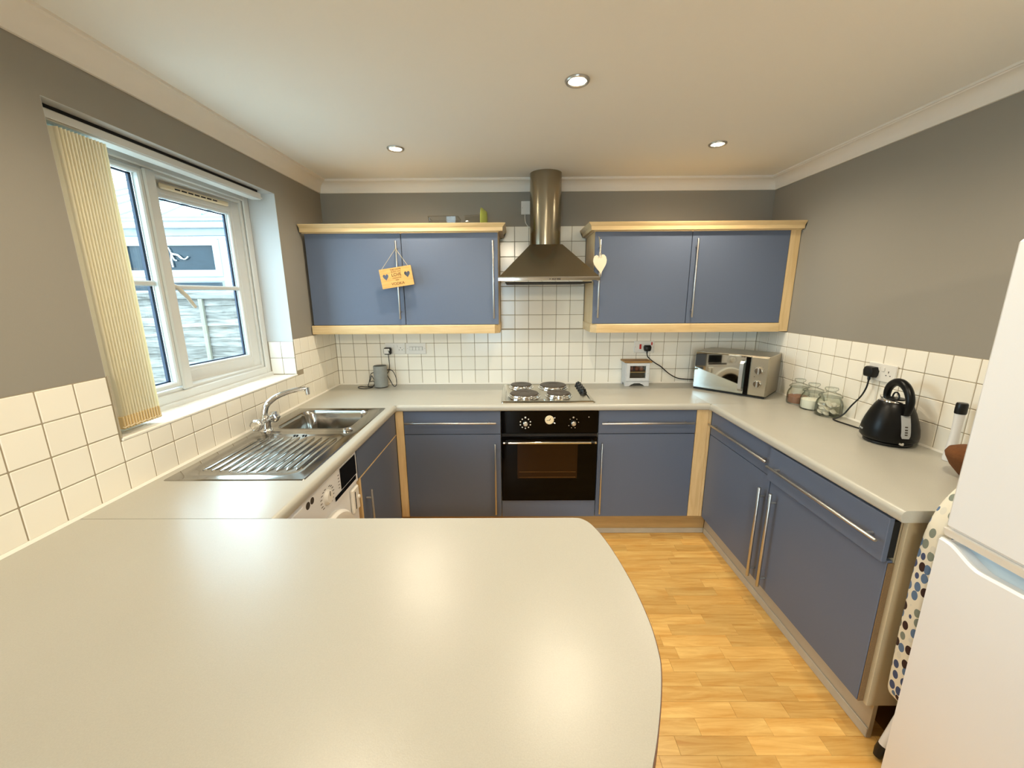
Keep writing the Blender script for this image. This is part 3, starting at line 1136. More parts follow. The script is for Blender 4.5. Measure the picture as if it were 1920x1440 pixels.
# peninsula: bowed free end, rounded near edge
end = [(1.490, -1.8525), (1.515, -1.858), (1.541, -1.893), (1.566, -1.982), (1.585, -2.115), (1.590, -2.233), (1.584, -2.309), (1.574, -2.352), (1.553, -2.408), (1.527, -2.465), (1.503, -2.510)]
end = [(q[0], q[1]) for q in spline([(x, y, 0) for x, y in end], 5)]
outl = [(.0065, -1.8525)] + end + [(.0065, -2.510)]
bm = bmesh.new()
top = [bm.verts.new((x, y, ZT)) for x, y in outl]
bot = [bm.verts.new((x, y, ZU)) for x, y in outl]
bm.faces.new(top)
bm.faces.new(list(reversed(bot)))
n = len(outl)
for i in range(n):
    j = (i + 1) % n
    bm.faces.new((top[i], bot[i], bot[j], top[j]))
bmesh.ops.recalc_face_normals(bm, faces=bm.faces)
bm.edges.ensure_lookup_table()
ne = [e for e in bm.edges if all(abs(v.co.y + 2.510) < 1e-4 for v in e.verts) and abs(e.verts[0].co.z - e.verts[1].co.z) < 1e-5]
bmesh.ops.bevel(bm, geom=ne, offset=.017, segments=6, affect='EDGES', profile=.5)
se = [e for e in bm.edges if all(v.co.z > ZT - 1e-4 for v in e.verts) and len(e.link_faces) == 2 and any(abs(f.normal.z) < .3 for f in e.link_faces)]
bmesh.ops.bevel(bm, geom=se, offset=.0006, segments=1, affect='EDGES', profile=.5)
for f in bm.faces:
    f.smooth = True
me = bpy.data.meshes.new('peninsula_worktop')
bm.to_mesh(me)
bm.free()
me.set_sharp_from_angle(angle=math.radians(32))
me.materials.append(M['worktop'])
pw = tag(obj('peninsula_worktop', me), 'large greige peninsula worktop with a bowed free end', 'worktop')
b = MB()
rings = []
for i, (x, y) in enumerate(end):
    a, c = Vector(end[max(0, i - 1)]), Vector(end[min(len(end) - 1, i + 1)])
    d = (c - a).normalized()
    nx, ny = -d.y, d.x
    if nx < 0:
        nx, ny = -nx, -ny
    rings.append([(x + nx * .0002, y + ny * .0002, ZU + .0005), (x + nx * .0016, y + ny * .0016, ZU + .0005), (x + nx * .0016, y + ny * .0016, ZT - .0016), (x + nx * .0002, y + ny * .0002, ZT - .0016)])
b.loft(rings)
o_ = obj('edge_lipping', b.mesh('edge_lipping', 'worktop_edge'), pw)
o_['label'] = 'thin red-brown line along the bowed edge'

# ------------------------------------------------------------------ wall cabinets
def wall_unit(label, x0, x1, hx):
    t = thing('wall_cabinet', label, 'cabinet', ((x0 + x1) / 2, -.15, 1.372))
    part('body', MB().box(x0, x1, -.3005, -.0075, 1.360, 1.940), 'beech_v', t)
    d = part('door', MB().box(x0 + .0015, x1 - .0015, -.320, -.302, 1.374, 1.936, .0015), 'blue', t)
    bar_handle('handle', (hx, -.350, 1.412), (hx, -.350, 1.888), (0, -1, 0), d)
    return t


wall_unit('blue wall cabinet nearest the window, with the wooden sign on its handle', .018, .6175, .5915)
wall_unit('blue wall cabinet left of the cooker hood', .6185, 1.2205, 1.1895)
wall_unit('blue wall cabinet right of the cooker hood, with a white heart on its handle', 1.8220, 2.4215, 1.8500)
wu4 = wall_unit('blue wall cabinet next to the grey right wall', 2.4225, 3.0240, 2.4480)
part('filler', MB().box(3.0245, W - .004, -.320, -.0075, 1.318, 1.940), 'beech_v', wu4, 'beech filler strip against the wall')

corn = [(0, 1.937), (.004, 1.937), (.045, 1.981), (.046, 1.986), (.030, 1.986), (.028, 1.9415), (0, 1.9415)]
b = MB().sweep([(.0075, -.321), (1.222, -.321), (1.222, -.0075)], [(-o, z) for o, z in corn])
tag(obj('cabinet_cornice', b.mesh('cabinet_cornice', 'beech')), 'beech cornice on top of the left pair of wall cabinets', 'cornice')
b = MB().sweep([(1.8205, -.0075), (1.8205, -.321), (W - .004, -.321)], [(-o, z) for o, z in corn])
tag(obj('cabinet_cornice', b.mesh('cabinet_cornice', 'beech')), 'beech cornice on top of the right pair of wall cabinets', 'cornice')
pel = [(-.02, 1.316), (.004, 1.316), (.006, 1.322), (.006, 1.366), (.002, 1.3715), (-.004, 1.3715), (-.004, 1.3585), (-.02, 1.3585)]
b = MB().sweep([(.0075, -.321), (1.190, -.321), (1.2215, -.2895), (1.2215, -.0075)], [(-o, z) for o, z in pel])
tag(obj('cabinet_pelmet', b.mesh('cabinet_pelmet', 'beech')), 'beech light pelmet under the left pair of wall cabinets', 'pelmet')
b = MB().sweep([(1.8210, -.0075), (1.8210, -.2895), (1.8525, -.321), (3.0235, -.321)], [(-o, z) for o, z in pel])
tag(obj('cabinet_pelmet', b.mesh('cabinet_pelmet', 'beech')), 'beech light pelmet under the right pair of wall cabinets', 'pelmet')

# ------------------------------------------------------------------ cooker hood
hd = thing('cooker_hood', 'brushed steel chimney cooker hood between the wall cabinets', 'cooker hood', (1.5255, -.25, 1.632))
hx = 1.5255
n = 48
rings = [[(hx + .1015 * math.cos(2 * PI * k / n), -.15 + .1015 * math.sin(2 * PI * k / n), z) for k in range(n)] for z in (1.872, 2.3115)]
part('chimney', MB().loft(rings), 'hood_steel', hd, 'tall round steel chimney', 50)
b = MB()
b.loft([[(hx - .296, -.500, 1.662), (hx + .296, -.500, 1.662), (hx + .296, -.008, 1.662), (hx - .296, -.008, 1.662)],
        [(hx - .102, -.252, 1.872), (hx + .102, -.252, 1.872), (hx + .102, -.048, 1.872), (hx - .102, -.048, 1.872)]])
part('canopy', b, 'hood_steel', hd, None, 20)
b = MB()
b.loft([[(hx - .280, -.486, 1.634), (hx + .280, -.486, 1.634), (hx + .280, -.008, 1.634), (hx - .280, -.008, 1.634)],
        [(hx - .299, -.506, 1.641), (hx + .299, -.506, 1.641), (hx + .299, -.008, 1.641), (hx - .299, -.008, 1.641)],
        [(hx - .299, -.506, 1.656), (hx + .299, -.506, 1.656), (hx + .299, -.008, 1.656), (hx - .299, -.008, 1.656)],
        [(hx - .296, -.500, 1.663), (hx + .296, -.500, 1.663), (hx + .296, -.008, 1.663), (hx - .296, -.008, 1.663)]])
part('rim', b, 'chrome', hd, 'polished rim', 20)
part('filter', MB().box(hx - .26, hx + .26, -.46, -.03, 1.628, 1.635, .002), 'black_matte', hd)
b = MB()
for k, w_ in enumerate((.006, .012, .010, .014, .010)):
    b.box(hx + .002 + k * .014, hx + .002 + k * .014 + w_, -.5072, -.5061, 1.645, 1.652)
part('badge', b, 'ink', hd, 'small dark marking on the rim', 0)

# ------------------------------------------------------------------ oven
ov = thing('oven', 'black built-in oven with a chrome rail and round clock', 'oven', (1.533, -.3, .268))
part('body', MB().box(1.240, 1.826, -.575, -.02, .270, .866), 'black_matte', ov)
part('control_panel', MB().box(1.236, 1.830, -.589, -.5755, .725, .867, .002), 'black_glass', ov)
part('trim_bar', MB().box(1.238, 1.828, -.586, -.5755, .700, .723, .003), 'black', ov)
od = part('door', MB().box(1.236, 1.830, -.592, -.5755, .270, .698, .003), 'black_glass', ov)
M['oven_window'] = mat('brown_oven_glass', lin(46, 28, 11), 0.07, spec=0.14)
part('door_window', MB().box(1.334, 1.709, -.5926, -.5915, .425, .660, .0005), 'oven_window', od, 'brown glass window')
b = MB()
b.tube([(1.279, -.630, .678), (1.783, -.630, .678)], .0075, 14)
rl = part('rail', b, 'chrome', od, 'chrome rail')
b = MB()
for x in (1.268, 1.796):
    b.tube([(x, -.592, .678), (x, -.632, .678)], .0065, 10)
    b.tube([(x - .011, -.630, .678), (x + .011, -.630, .678)], .0068, 12)
part('rail_mount', b, 'black', od)
b = MB()
for x in (1.248, 1.805):
    b.tube([(x, -.630, .678), (x + .011, -.630, .678)], .0078, 14)
part('rail_end', b, 'chrome', od)
M['oven_rack'] = mat('oven_rack', lin(120, 90, 52), .3, 1.0)
b = MB()
for z in (.434, .470):
    b.tube([(1.345, -.5931, z), (1.700, -.5931, z)], .0009, 5)
part('rack_line', b, 'oven_rack', od)


def knob(x, z, r, m, name='knob'):
    k_ = part(name, MB().disc_axis((x, -.5892, z), 'y', r, -.022, 28, .003, r * .88), m, ov)
    part('pointer', MB().box(x - .0012, x + .0012, -.6119, -.6110, z, z + r * .8), 'white', k_, None, 0)
    return k_


knob(1.384, .790, .017, 'steel')
b = MB()
for k in range(10):
    if k == 0:
        b.box(1.379, 1.389, -.5898, -.5891, .822, .832)
        continue
    a = PI / 2 - 2 * PI * k / 10
    b.disc_axis((1.384 + .032 * math.cos(a), -.5891, .790 + .032 * math.sin(a)), 'y', .0042, -.0006, 10)
part('dial_marks', b, 'white', ov)
knob(1.678, .790, .017, 'steel')
b = MB()
b.disc_axis((1.678, -.5891, .826), 'y', .006, -.0006, 10)
for k in (1, 2, 4, 5, 6, 8):
    a = PI / 2 - 2 * PI * k / 9
    b.disc_axis((1.678 + .032 * math.cos(a), -.5891, .790 + .032 * math.sin(a)), 'y', .003, -.0006, 8)
b.disc_axis((1.772, -.5891, .828), 'y', .004, -.0006, 10)
part('dial_marks', b, 'handle', ov)
M['clock'] = mat('cream_clock_face', lin(240, 224, 186), .4)
ck = part('clock', MB().disc_axis((1.531, -.5892, .812), 'y', .0275, -.008, 36, .002), 'clock', ov, 'cream round clock')
b = MB()
for ang, l, w_ in ((-60, .012, .0016), (0, .0, .0), (98, .018, .0012)):
    if l:
        a = math.radians(90 + ang * -1) if ang != 98 else math.radians(190)
        if ang == -60:
            a = math.radians(58)
        dx, dz = math.cos(a), math.sin(a)
        px_, pz_ = -dz * w_, dx * w_
        x, z = 1.531, .812
        b.prism([(x - dx * .003 + px_, z - dz * .003 + pz_), (x + dx * l + px_, z + dz * l + pz_), (x + dx * l - px_, z + dz * l - pz_), (x - dx * .003 - px_, z - dz * .003 - pz_)], 'y', -.5982, -.5973)
for k in range(12):
    a = 2 * PI * k / 12
    b.disc_axis((1.531 + .0225 * math.cos(a), -.5972, .812 + .0225 * math.sin(a)), 'y', .0011, -.0006, 6)
part('hands', b, 'ink', ck, None, 0)
b = MB()
for dz in (.012, -.016):
    b.tube([(1.557, -.596, .812 + dz), (1.566, -.596, .812 + dz * 1.3)], [.0035, .0045], 10)
part('clock_button', b, 'chrome', ck)

# ------------------------------------------------------------------ hob
hb = thing('electric_hob', 'stainless steel hob with four solid plates above the oven', 'hob', (1.525, -.31, ZT))
rings = []
for q, z in ((0, .9104), (.002, .9150), (.012, .9205), (.024, .9205), (.030, .9165)):
    rings.append([(x, y, z) for x, y in rrect(1.235 + q, 1.817 - q, -.566 + q, -.058 - q, .018 - q * .4, 5)])
part('tray', MB().loft(rings), 'hob_steel', hb, None, 30)


def hotplate(x, y, r):
    h_ = part('hotplate', MB().lathe((x, y, 0), [(r, .9168), (r, .938), (r - .003, .9405), (r * .80, .9408), (r * .79, .9400), (r * .77, .9400), (r * .76, .9408), (r * .58, .9408), (r * .57, .9400), (r * .55, .9400), (r * .54, .9408), (r * .36, .9408), (r * .33, .9390), (.0, .9390)], 44), 'plate', hb, None, 30)
    prof = [(r + .013, .9166), (r + .012, .9200), (r + .0055, .9225), (r + .0045, .934), (r + .0025, .936), (r + .0003, .934), (r + .0003, .9166)]
    part('ring', MB().lathe((x, y, 0), prof, 44), 'chrome', h_, 'bright steel ring', 40)


hotplate(1.366, -.158, .075)
hotplate(1.382, -.412, .092)
hotplate(1.590, -.172, .092)
hotplate(1.604, -.408, .075)
for k, y in enumerate((-.140, -.205, -.270, -.335)):
    kb = part('knob', MB().lathe((1.775, y, 0), [(.027, .9168), (.026, .925), (.022, .928), (.019, .944), (.016, .946), (0, .946)], 24), 'black', hb, None, 40)
    part('grip', MB().box(1.770, 1.780, y - .016, y + .016, .944, .952, .002), 'black', kb)

# ------------------------------------------------------------------ sink and tap
sk = thing('sink', 'stainless steel sink with ribbed drainer under the window', 'sink', (.297, -1.13, ZT))
SX0, SX1, SYa, SYb, SYm = .047, .553, -1.597, -.663, -1.085


def ring_rect(x0, x1, y0, y1, z, n=7, r=.0008):
    return [(x, y, z) for x, y in rrect(x0, x1, y0, y1, r, n)]


ZS = .9135
b = MB()
# bowl half of the flange
A = ring_rect(SX0, SX1, SYm, SYb, ZS)
b.loft([A, ring_rect(.108, .489, -1.035, -.705, ZS + .0004, 7, .055), ring_rect(.112, .485, -1.031, -.709, ZS - .002, 7, .055), ring_rect(.118, .479, -1.024, -.716, ZS - .018, 7, .055),
        ring_rect(.128, .469, -1.014, -.726, ZS - .145, 7, .06), ring_rect(.150, .447, -.992, -.748, ZS - .160, 7, .07)], True, False, True)
# drainer half
D = ring_rect(SX0, SX1, SYa, SYm, ZS)
b.loft([D, ring_rect(.075, .520, -1.572, -1.108, ZS + .0004, 7, .060), ring_rect(.080, .515, -1.567, -1.113, ZS + .0016, 7, .058), ring_rect(.090, .505, -1.556, -1.124, ZS - .001, 7, .05), ring_rect(.110, .485, -1.53, -1.15, ZS - .0022, 7, .04)], True, False, True)
# turned-down edge
o1 = ring_rect(SX0, SX1, SYa, SYb, ZS)
o2 = ring_rect(SX0 - .004, SX1 + .004, SYa - .004, SYb + .004, ZT + .0008, 7, .008)
b.loft([o1, o2], True, False, False)
part('basin', b, 'sink_steel', sk, None, 40)
b = MB()
rb_pts = [(0, -1, 0)]
rm = MB()
nrb = 11
for k in range(nrb):
    x = .125 + (.485 - .125) * k / (nrb - 1)
    y1 = -1.150 - .012 * abs(k - 5) / 5
    y0 = -1.535 + .02 * abs(k - 5) / 5
    rings = []
    for (y, s_) in ((y0, .1), (y0 + .02, 1), (y1 - .03, 1), (y1, .1)):
        rings.append([(x - .0138 * s_, y, ZS - .0030), (x - .0122 * s_, y, ZS + .0012 * s_), (x - .006 * s_, y, ZS + .0026 * s_), (x, y, ZS + .0030 * s_), (x + .006 * s_, y, ZS + .0026 * s_), (x + .0122 * s_, y, ZS + .0012 * s_), (x + .0138 * s_, y, ZS - .0030)])
    part('drainer_rib', MB().loft(rings), 'sink_steel', sk, None, 35)
b = MB()
for x in (.268, .280, .310, .322):
    b.box(x, x + .007, -1.141, -1.127, ZS + .0002, ZS + .0016)
part('drain_slots', b, 'black_matte', sk, None, 0)
part('plughole', MB().lathe((.298, -.87, 0), [(.045, ZS - .1598), (.044, ZS - .1575), (.036, ZS - .1572), (.030, ZS - .1585), (0, ZS - .1590)], 28), 'chrome', sk)
b = MB()
for k in range(26):
    pass
ringp = [(.494 + .019 * math.cos(2 * PI * k / 24), -1.056 + .019 * math.sin(2 * PI * k / 24), ZS + .003) for k in range(25)]
b.tube(ringp, .0045, 8, False)
b.lathe((.494, -1.056, ZS), [(.015, 0), (.014, .0035), (0, .0045)], 20)
part('waste_control', b, 'chrome', sk, 'round chrome cap on the flange')

tp = thing('kitchen_tap', 'chrome mixer tap with curved spout behind the sink', 'tap', (.091, -1.054, ZS))
b = MB()
b.lathe((.091, -1.054, ZS), [(.029, 0), (.028, .006), (.022, .012), (.021, .030), (.024, .042), (.024, .058), (.019, .072), (.014, .080), (.0, .081)], 28)
b.tube([(.091, -1.098, .962), (.091, -1.010, .962)], [.013, .013], 14)
part('tap_body', b, 'chrome', tp, None, 40)
sp = spline([(.091, -1.054, .985), (.092, -1.053, 1.008), (.099, -1.046, 1.034), (.113, -1.033, 1.054), (.136, -1.011, 1.073), (.165, -.982, 1.085), (.200, -.948, 1.092), (.232, -.917, 1.092)], 6)
b = MB().tube(sp, [.0155 - .0045 * i / (len(sp) - 1) for i in range(len(sp))], 16)
part('spout', b, 'chrome', tp, None, 60)
b = MB().tube([(.238, -.912, 1.098), (.239, -.911, 1.060)], [.0125, .0115], 16)
part('spout_outlet', b, 'chrome', tp, None, 40)
for y, s_ in ((-1.098, -1), (-1.010, 1)):
    rings = []
    for r, h in ((.014, 0), (.025, .006), (.029, .020), (.028, .034), (.022, .040), (.020, .038), (.0, .0395)):
        rings.append([(.091 + r * (1 + .05 * math.cos(6 * a)) * math.cos(a), y + s_ * h, .962 + r * (1 + .05 * math.cos(6 * a)) * math.sin(a)) for a in [2 * PI * k / 36 for k in range(36)]])
    part('tap_knob', MB().loft(rings, True, True, False), 'chrome', tp, None, 40)

# ================================================================== CEILING LIGHTS
M['lamp'] = mat('lit_lamp_glass', lin(255, 240, 214), .3, emit=(1, .86, .62, 1), estr=30)
SPOTS = [(.702, -.622), (2.371, -.647), (1.551, -1.285)]
HIDDEN = [(.702, -1.95), (2.371, -1.95), (1.25, -4.30)]
lab = ['round recessed ceiling downlight in front of the left wall cabinets', 'round recessed ceiling downlight in front of the right wall cabinets',
       'largest round recessed ceiling downlight, nearest the middle of the ceiling']
for i, (x, y) in enumerate(SPOTS + HIDDEN):
    seen = i < 3
    if seen:
        t = thing('ceiling_downlight', lab[i], 'ceiling light', (x, y, HC), 0, 'recessed ceiling downlights')
    else:
        t = thing('ceiling_downlight', 'recessed ceiling downlight ' + ['above the peninsula on the window side', 'above the fridge side of the peninsula', 'over the dining end behind the viewpoint'][i - 3], 'ceiling light', (x, y, HC), 0, 'recessed ceiling downlights')
    part('ring', MB().lathe((x, y, HC), [(.0445, -.0003), (.0445, -.004), (.041, -.008), (.034, -.007), (.031, -.0025), (.031, -.0003)], 36), 'handle', t, 'satin metal ring', 50)
    part('bulb', MB().lathe((x, y, HC), [(.0305, -.0004), (.0305, -.003), (.022, -.0055), (0, -.0065)], 28), 'lamp', t, 'lit bulb', 50)
    l = light('downlight', 'SPOT', (x, y, HC - .02), REAR_W if i == 5 else SPOT_W, WARM,
              spot_size=math.radians(179 if i == 5 else 165), spot_blend=.15 if i == 5 else .8, shadow_soft_size=.12 if i == 5 else .03)

# ================================================================== SMALL THINGS
# sockets and switches on the back wall
def screw(par, x, y, z, axis='y'):
    if axis == 'y':
        part('screw', MB().disc_axis((x, y, z), 'y', .0028, -.0006, 10), 'handle', par, None, 0)
    else:
        part('screw', MB().disc_axis((x, y, z), 'x', .0028, -.0006, 10), 'handle', par, None, 0)


def socket_holes(par, x, z, y):
    b = MB()
    b.box(x - .002, x + .002, y - .0004, y + .0002, z + .006, z + .014)
    b.box(x - .0135, x - .0075, y - .0004, y + .0002, z - .0075, z - .0035)
    b.box(x + .0075, x + .0135, y - .0004, y + .0002, z - .0075, z - .0035)
    part('pin_holes', b, 'black_matte', par, None, 0)


YT = -.0062   # tile face
t = thing('double_socket', 'white double wall socket behind the grey cylinder', 'socket', (.446, YT, 1.18))
part('plate', MB().box(.372, .5185, YT - .009, YT, 1.139, 1.221, .003), 'white', t)
for x in (.432, .458):
    part('switch', MB().box(x - .006, x + .006, YT - .012, YT - .009, 1.188, 1.206, .002), 'white', t)
socket_holes(t, .484, 1.176, YT - .009)
socket_holes(t, .406, 1.176, YT - .009)
screw(t, .382, YT - .009, 1.18)
screw(t, .508, YT - .009, 1.18)

t = thing('switch_plate', 'white four-gang switch plate right of the double socket', 'switch', (.597, YT, 1.18))
part('plate', MB().box(.5225, .671, YT - .009, YT, 1.138, 1.220, .003), 'white', t)
part('surround', MB().box(.548, .648, YT - .0105, YT - .009, 1.166, 1.194, .001), 'handle', t)
for k in range(4):
    x = .551 + k * .0238
    part('switch', MB().box(x, x + .0215, YT - .0155, YT - .0105, 1.168, 1.192, .002), 'white', t)
screw(t, .535, YT - .009, 1.18)
screw(t, .661, YT - .009, 1.18)

t = thing('usb_charger', 'black plug-in charger with white face in the double socket', 'charger', (.394, YT - .009, 1.165))
part('plug_body', MB().box(.367, .421, YT - .046, YT - .0095, 1.140, 1.190, .008), 'black', t)
part('face', MB().box(.372, .413, YT - .0475, YT - .046, 1.147, 1.184, .0007), 'white', t, 'white square face')
part('face_mark', MB().prism([(.400, 1.172), (.4135, 1.168), (.4135, 1.150), (.405, 1.150), (.408, 1.160)], 'y', YT - .0482, YT - .0475), 'black', t, None, 0)
cb_ = spline([(.396, -.035, 1.142), (.398, -.034, 1.10), (.399, -.033, 1.055), (.395, -.045, 1.020), (.384, -.055, 1.000), (.388, -.06, .985), (.410, -.07, .950), (.432, -.085, .918), (.447, -.088, .9135), (.458, -.085, .930), (.452, -.07, .972), (.432, -.06, 1.015), (.408, -.052, 1.030), (.385, -.050, 1.030)], 6)
part('cable', MB().tube(cb_, .0027, 6), 'black', t)
cb_ = spline([(.300, -.06, 1.012), (.285, -.065, 1.010), (.272, -.07, 1.004), (.268, -.075, .992), (.262, -.08, .965), (.255, -.085, .935), (.250, -.09, .918), (.272, -.10, .9135), (.292, -.09, .918), (.297, -.08, .945), (.285, -.075, .975), (.276, -.075, .990), (.270, -.07, .978), (.262, -.075, .950), (.27, -.08, .948), (.292, -.085, .951), (.296, -.09, .93), (.285, -.105, .9135), (.240, -.10, .9128), (.196, -.085, .9126), (.182, -.105, .9126), (.205, -.140, .9126), (.245, -.158, .9126), (.278, -.140, .9126), (.292, -.115, .913)], 6)
t = thing('charging_cable', 'thin black cable lying tangled left of the grey cylinder', 'cable', (.25, -.12, ZT))
part('cord', MB().tube(cb_, .0027, 6), 'black', t)

t = thing('speaker', 'mottled grey cylinder with dark rim and black cable on the worktop', 'speaker', (.348, -.092, ZT))
M['mottled'] = mat('mottled_grey', lin(142, 145, 142), .75, var=.22, vscale=22, bump=.3, bscale=180)
M['dark_grey'] = mat('dark_grey', lin(70, 76, 72), .6)
part('body', MB().lathe((.348, -.092, ZT), [(.0475, .006), (.0475, .152), (.0455, .157)], 40), 'mottled', t)
part('base_ring', MB().lathe((.348, -.092, ZT), [(.046, .0006), (.0485, .003), (.0485, .0059)], 40), 'black', t)
part('top', MB().lathe((.348, -.092, ZT), [(.0454, .1571), (.043, .1573), (.041, .150), (.0, .149)], 40), 'dark_grey', t, 'dark recessed top')

# cooker switch with plug and microwave lead
t = thing('cooker_switch', 'white cooker switch plate with red rocker above the miniature cabinet', 'switch', (2.268, YT, 1.18))
part('plate', MB().box(2.195, 2.341, YT - .010, YT, 1.139, 1.225, .003), 'white', t)
rk = part('rocker_frame', MB().box(2.222, 2.258, YT - .0115, YT - .010, 1.158, 1.212, .001), 'white', t)
part('rocker', MB().box(2.232, 2.246, YT - .0145, YT - .0115, 1.166, 1.202, .002), 'red', t, 'red rocker')
part('small_switch', MB().box(2.316, 2.326, YT - .0135, YT - .010, 1.195, 1.217, .002), 'red', t, 'small red-brown switch')
screw(t, 2.203, YT - .010, 1.182)
screw(t, 2.333, YT - .010, 1.182)


def plug_lathe(par, c, axis, m='black', sz=1.0):
    x, y, z = c
    poly = [(-.024, -.012), (-.018, -.022), (.018, -.022), (.024, -.012), (.026, .008), (.020, .022), (-.020, .022), (-.026, .008)]
    rings = []
    for s_, h in ((1.0, 0), (1.0, .018), (.86, .030), (.5, .034)):
        if axis == 'y':
            rings.append([(x + a * s_ * sz, y - h, z + e * s_ * sz) for a, e in poly])
        else:
            rings.append([(x - h, y + a * s_ * sz, z + e * s_ * sz) for a, e in poly])
    return part('plug', MB().loft(rings), m, par, 'black mains plug', 50)


t = thing('microwave_lead', 'black plug and lead running from the cooker switch to the microwave', 'cable', (2.289, YT - .0105, 1.175))
plug_lathe(t, (2.288, YT - .0105, 1.174), 'y')
ld = spline([(2.287, -.030, 1.155), (2.286, -.032, 1.135), (2.293, -.033, 1.112), (2.318, -.032, 1.088), (2.352, -.03, 1.064), (2.392, -.03, 1.040), (2.425, -.03, 1.012), (2.458, -.03, .985), (2.500, -.03, .960), (2.535, -.024, .947), (2.59, -.020, .940), (2.65, -.018, .937), (2.70, -.018, .937)], 6)
part('cable', MB().tube(ld, [.0055] * 6 + [.0038] * (len(ld) - 6), 8), 'black', t)

# fused spur up beside the chimney
t = thing('fused_spur', 'white fused spur on the grey wall beside the hood chimney', 'switch', (1.412, 0, 2.138))
part('plate', MB().box(1.370, 1.456, -.010, -.0003, 2.095, 2.181, .003), 'white', t)
part('fuse_carrier', MB().box(1.410, 1.446, -.0115, -.010, 2.128, 2.150, .001), 'white', t)
screw(t, 1.379, -.010, 2.138)
part('flex', MB().tube(spline([(1.396, -.006, 2.096), (1.396, -.008, 2.07), (1.402, -.01, 2.04), (1.420, -.012, 2.015), (1.445, -.02, 2.0)], 5), .003, 6), 'white', t)

# wooden sign on the cupboard handle
M['sign'] = wood_mat('sign_wood', lin(222, 172, 98), lin(206, 152, 78), .6, 'x', 2.5)
ROT = math.radians(8.3)
t = obj('hanging_sign', None, None, (.592, -.374, 1.671), (PI / 2, -ROT, 0))
tag(t, 'small wooden sign with two heart cut-outs hanging on a cupboard handle', 'sign')
pm = plate_mesh([rrect(-.1, .1, -.0585, .0585, .003, 3), heart(-.066, .006, .036, .040), heart(.069, .006, .036, .040)], .0022, 'sign')
obj('board', pm, t)
for body, z, size, bold in (('THIS HOME', .046, .0135, .0), ('RUNS ON', .0335, .0135, .0), ('LOVE', .0145, .0255, .0002), ('LAUGHTER', -.0045, .011, 0), ('AND', -.0165, .010, 0), ('VODKA', -.0385, .0235, .0)):
    obj('lettering', text_mesh(body, size, 'burnt', .0003, bold), t, (.002, z, .0024))
M['string'] = mat('jute_string', lin(200, 184, 150), .9)
ca, sa = math.cos(ROT), math.sin(ROT)


def sgn(x, z):
    return Vector((.592 + ca * x - sa * z, 0, 1.671 + sa * x + ca * z))


for sx in (-1, 1):
    a = sgn(.083 * sx, .052)
    m_ = MB().tube([(a.x, -.378, a.z), (a.x, -.3785, a.z + .004), (.5915 + .0085 * sx, -.3595, 1.829), (.5915, -.358, 1.842)], .0012, 6)
    d_ = (Matrix.Translation(t.location) @ t.rotation_euler.to_matrix().to_4x4()).inverted()
    m_.v = [tuple(d_ @ Vector(q)) for q in m_.v]
    obj('string', m_.mesh('string', 'string'), t)

# white heart on the next cupboard handle
M['heart'] = mat('cream_painted_wood', lin(240, 228, 200), .6, var=.05)
t = obj('hanging_heart', None, None, (1.848, -.372, 1.735), (PI / 2, -math.radians(6), 0))
tag(t, 'cream wooden heart hanging on the handle right of the cooker hood', 'ornament')
obj('heart', plate_mesh([heart(0, 0, .080, .118)], .004, 'heart', .0015), t)
b = MB().tube([(-.010, .040, .0065), (-.006, .056, .008), (.006, .10, .012), (.004, .16, .014), (0, .165, .012), (.003, .10, .010), (.010, .056, .008), (.012, .040, .0065)], .0011, 6)
obj('string', b.mesh('string', 'string'), t)

# clear things on top of the left wall cabinets
M['clear'] = glass_mat('clear_plastic', (.86, .86, .84, 1), .05)
M['lime'] = mat('lime_plastic', lin(186, 196, 96), .4)
t = thing('storage_box', 'clear plastic box lying on top of the left wall cabinets', 'container', (.88, -.21, 1.9405))
b = MB()
b.loft([[(x, y, 1.9412) for x, y in rrect(.795, .965, -.28, -.14, .012, 4)], [(x, y, 2.036) for x, y in rrect(.785, .972, -.29, -.13, .014, 4)]], True, True, False)
b.loft([[(x, y, 2.036) for x, y in rrect(.785, .972, -.29, -.13, .014, 4)], [(x, y, 2.040) for x, y in rrect(.782, .975, -.293, -.127, .014, 4)], [(x, y, 2.036) for x, y in rrect(.788, .969, -.287, -.133, .012, 4)]], True, False, False)
part('box', b, 'clear', t, None, 40)
M['plum'] = mat('dull_plum_plastic', lin(92, 66, 62), .5)
part('contents', MB().box(.80, .955, -.27, -.15, 1.943, 2.005, .006), 'plum', t, 'dark thing inside')
t = thing('plastic_tumbler', 'clear tumbler with lime green base lying on top of the left wall cabinets', 'container', (1.06, -.21, 1.9405))
rings = []
for r, x in ((.052, 1.005), (.054, 1.008), (.060, 1.108)):
    rings.append([(x, -.21 + r * math.cos(2 * PI * k / 32), 2.0015 + r * math.sin(2 * PI * k / 32)) for k in range(32)])
part('cup', MB().loft(rings, True, False, False), 'clear', t, None, 40)
rings = []
for r, x in ((.061, 1.108), (.080, 1.112), (.076, 1.122), (.056, 1.146), (.050, 1.150)):
    rings.append([(x, -.21 + r * math.cos(2 * PI * k / 32), 2.0215 + r * math.sin(2 * PI * k / 32)) for k in range(32)])
part('lid', MB().loft(rings), 'lime', t, 'lime green lid', 40)

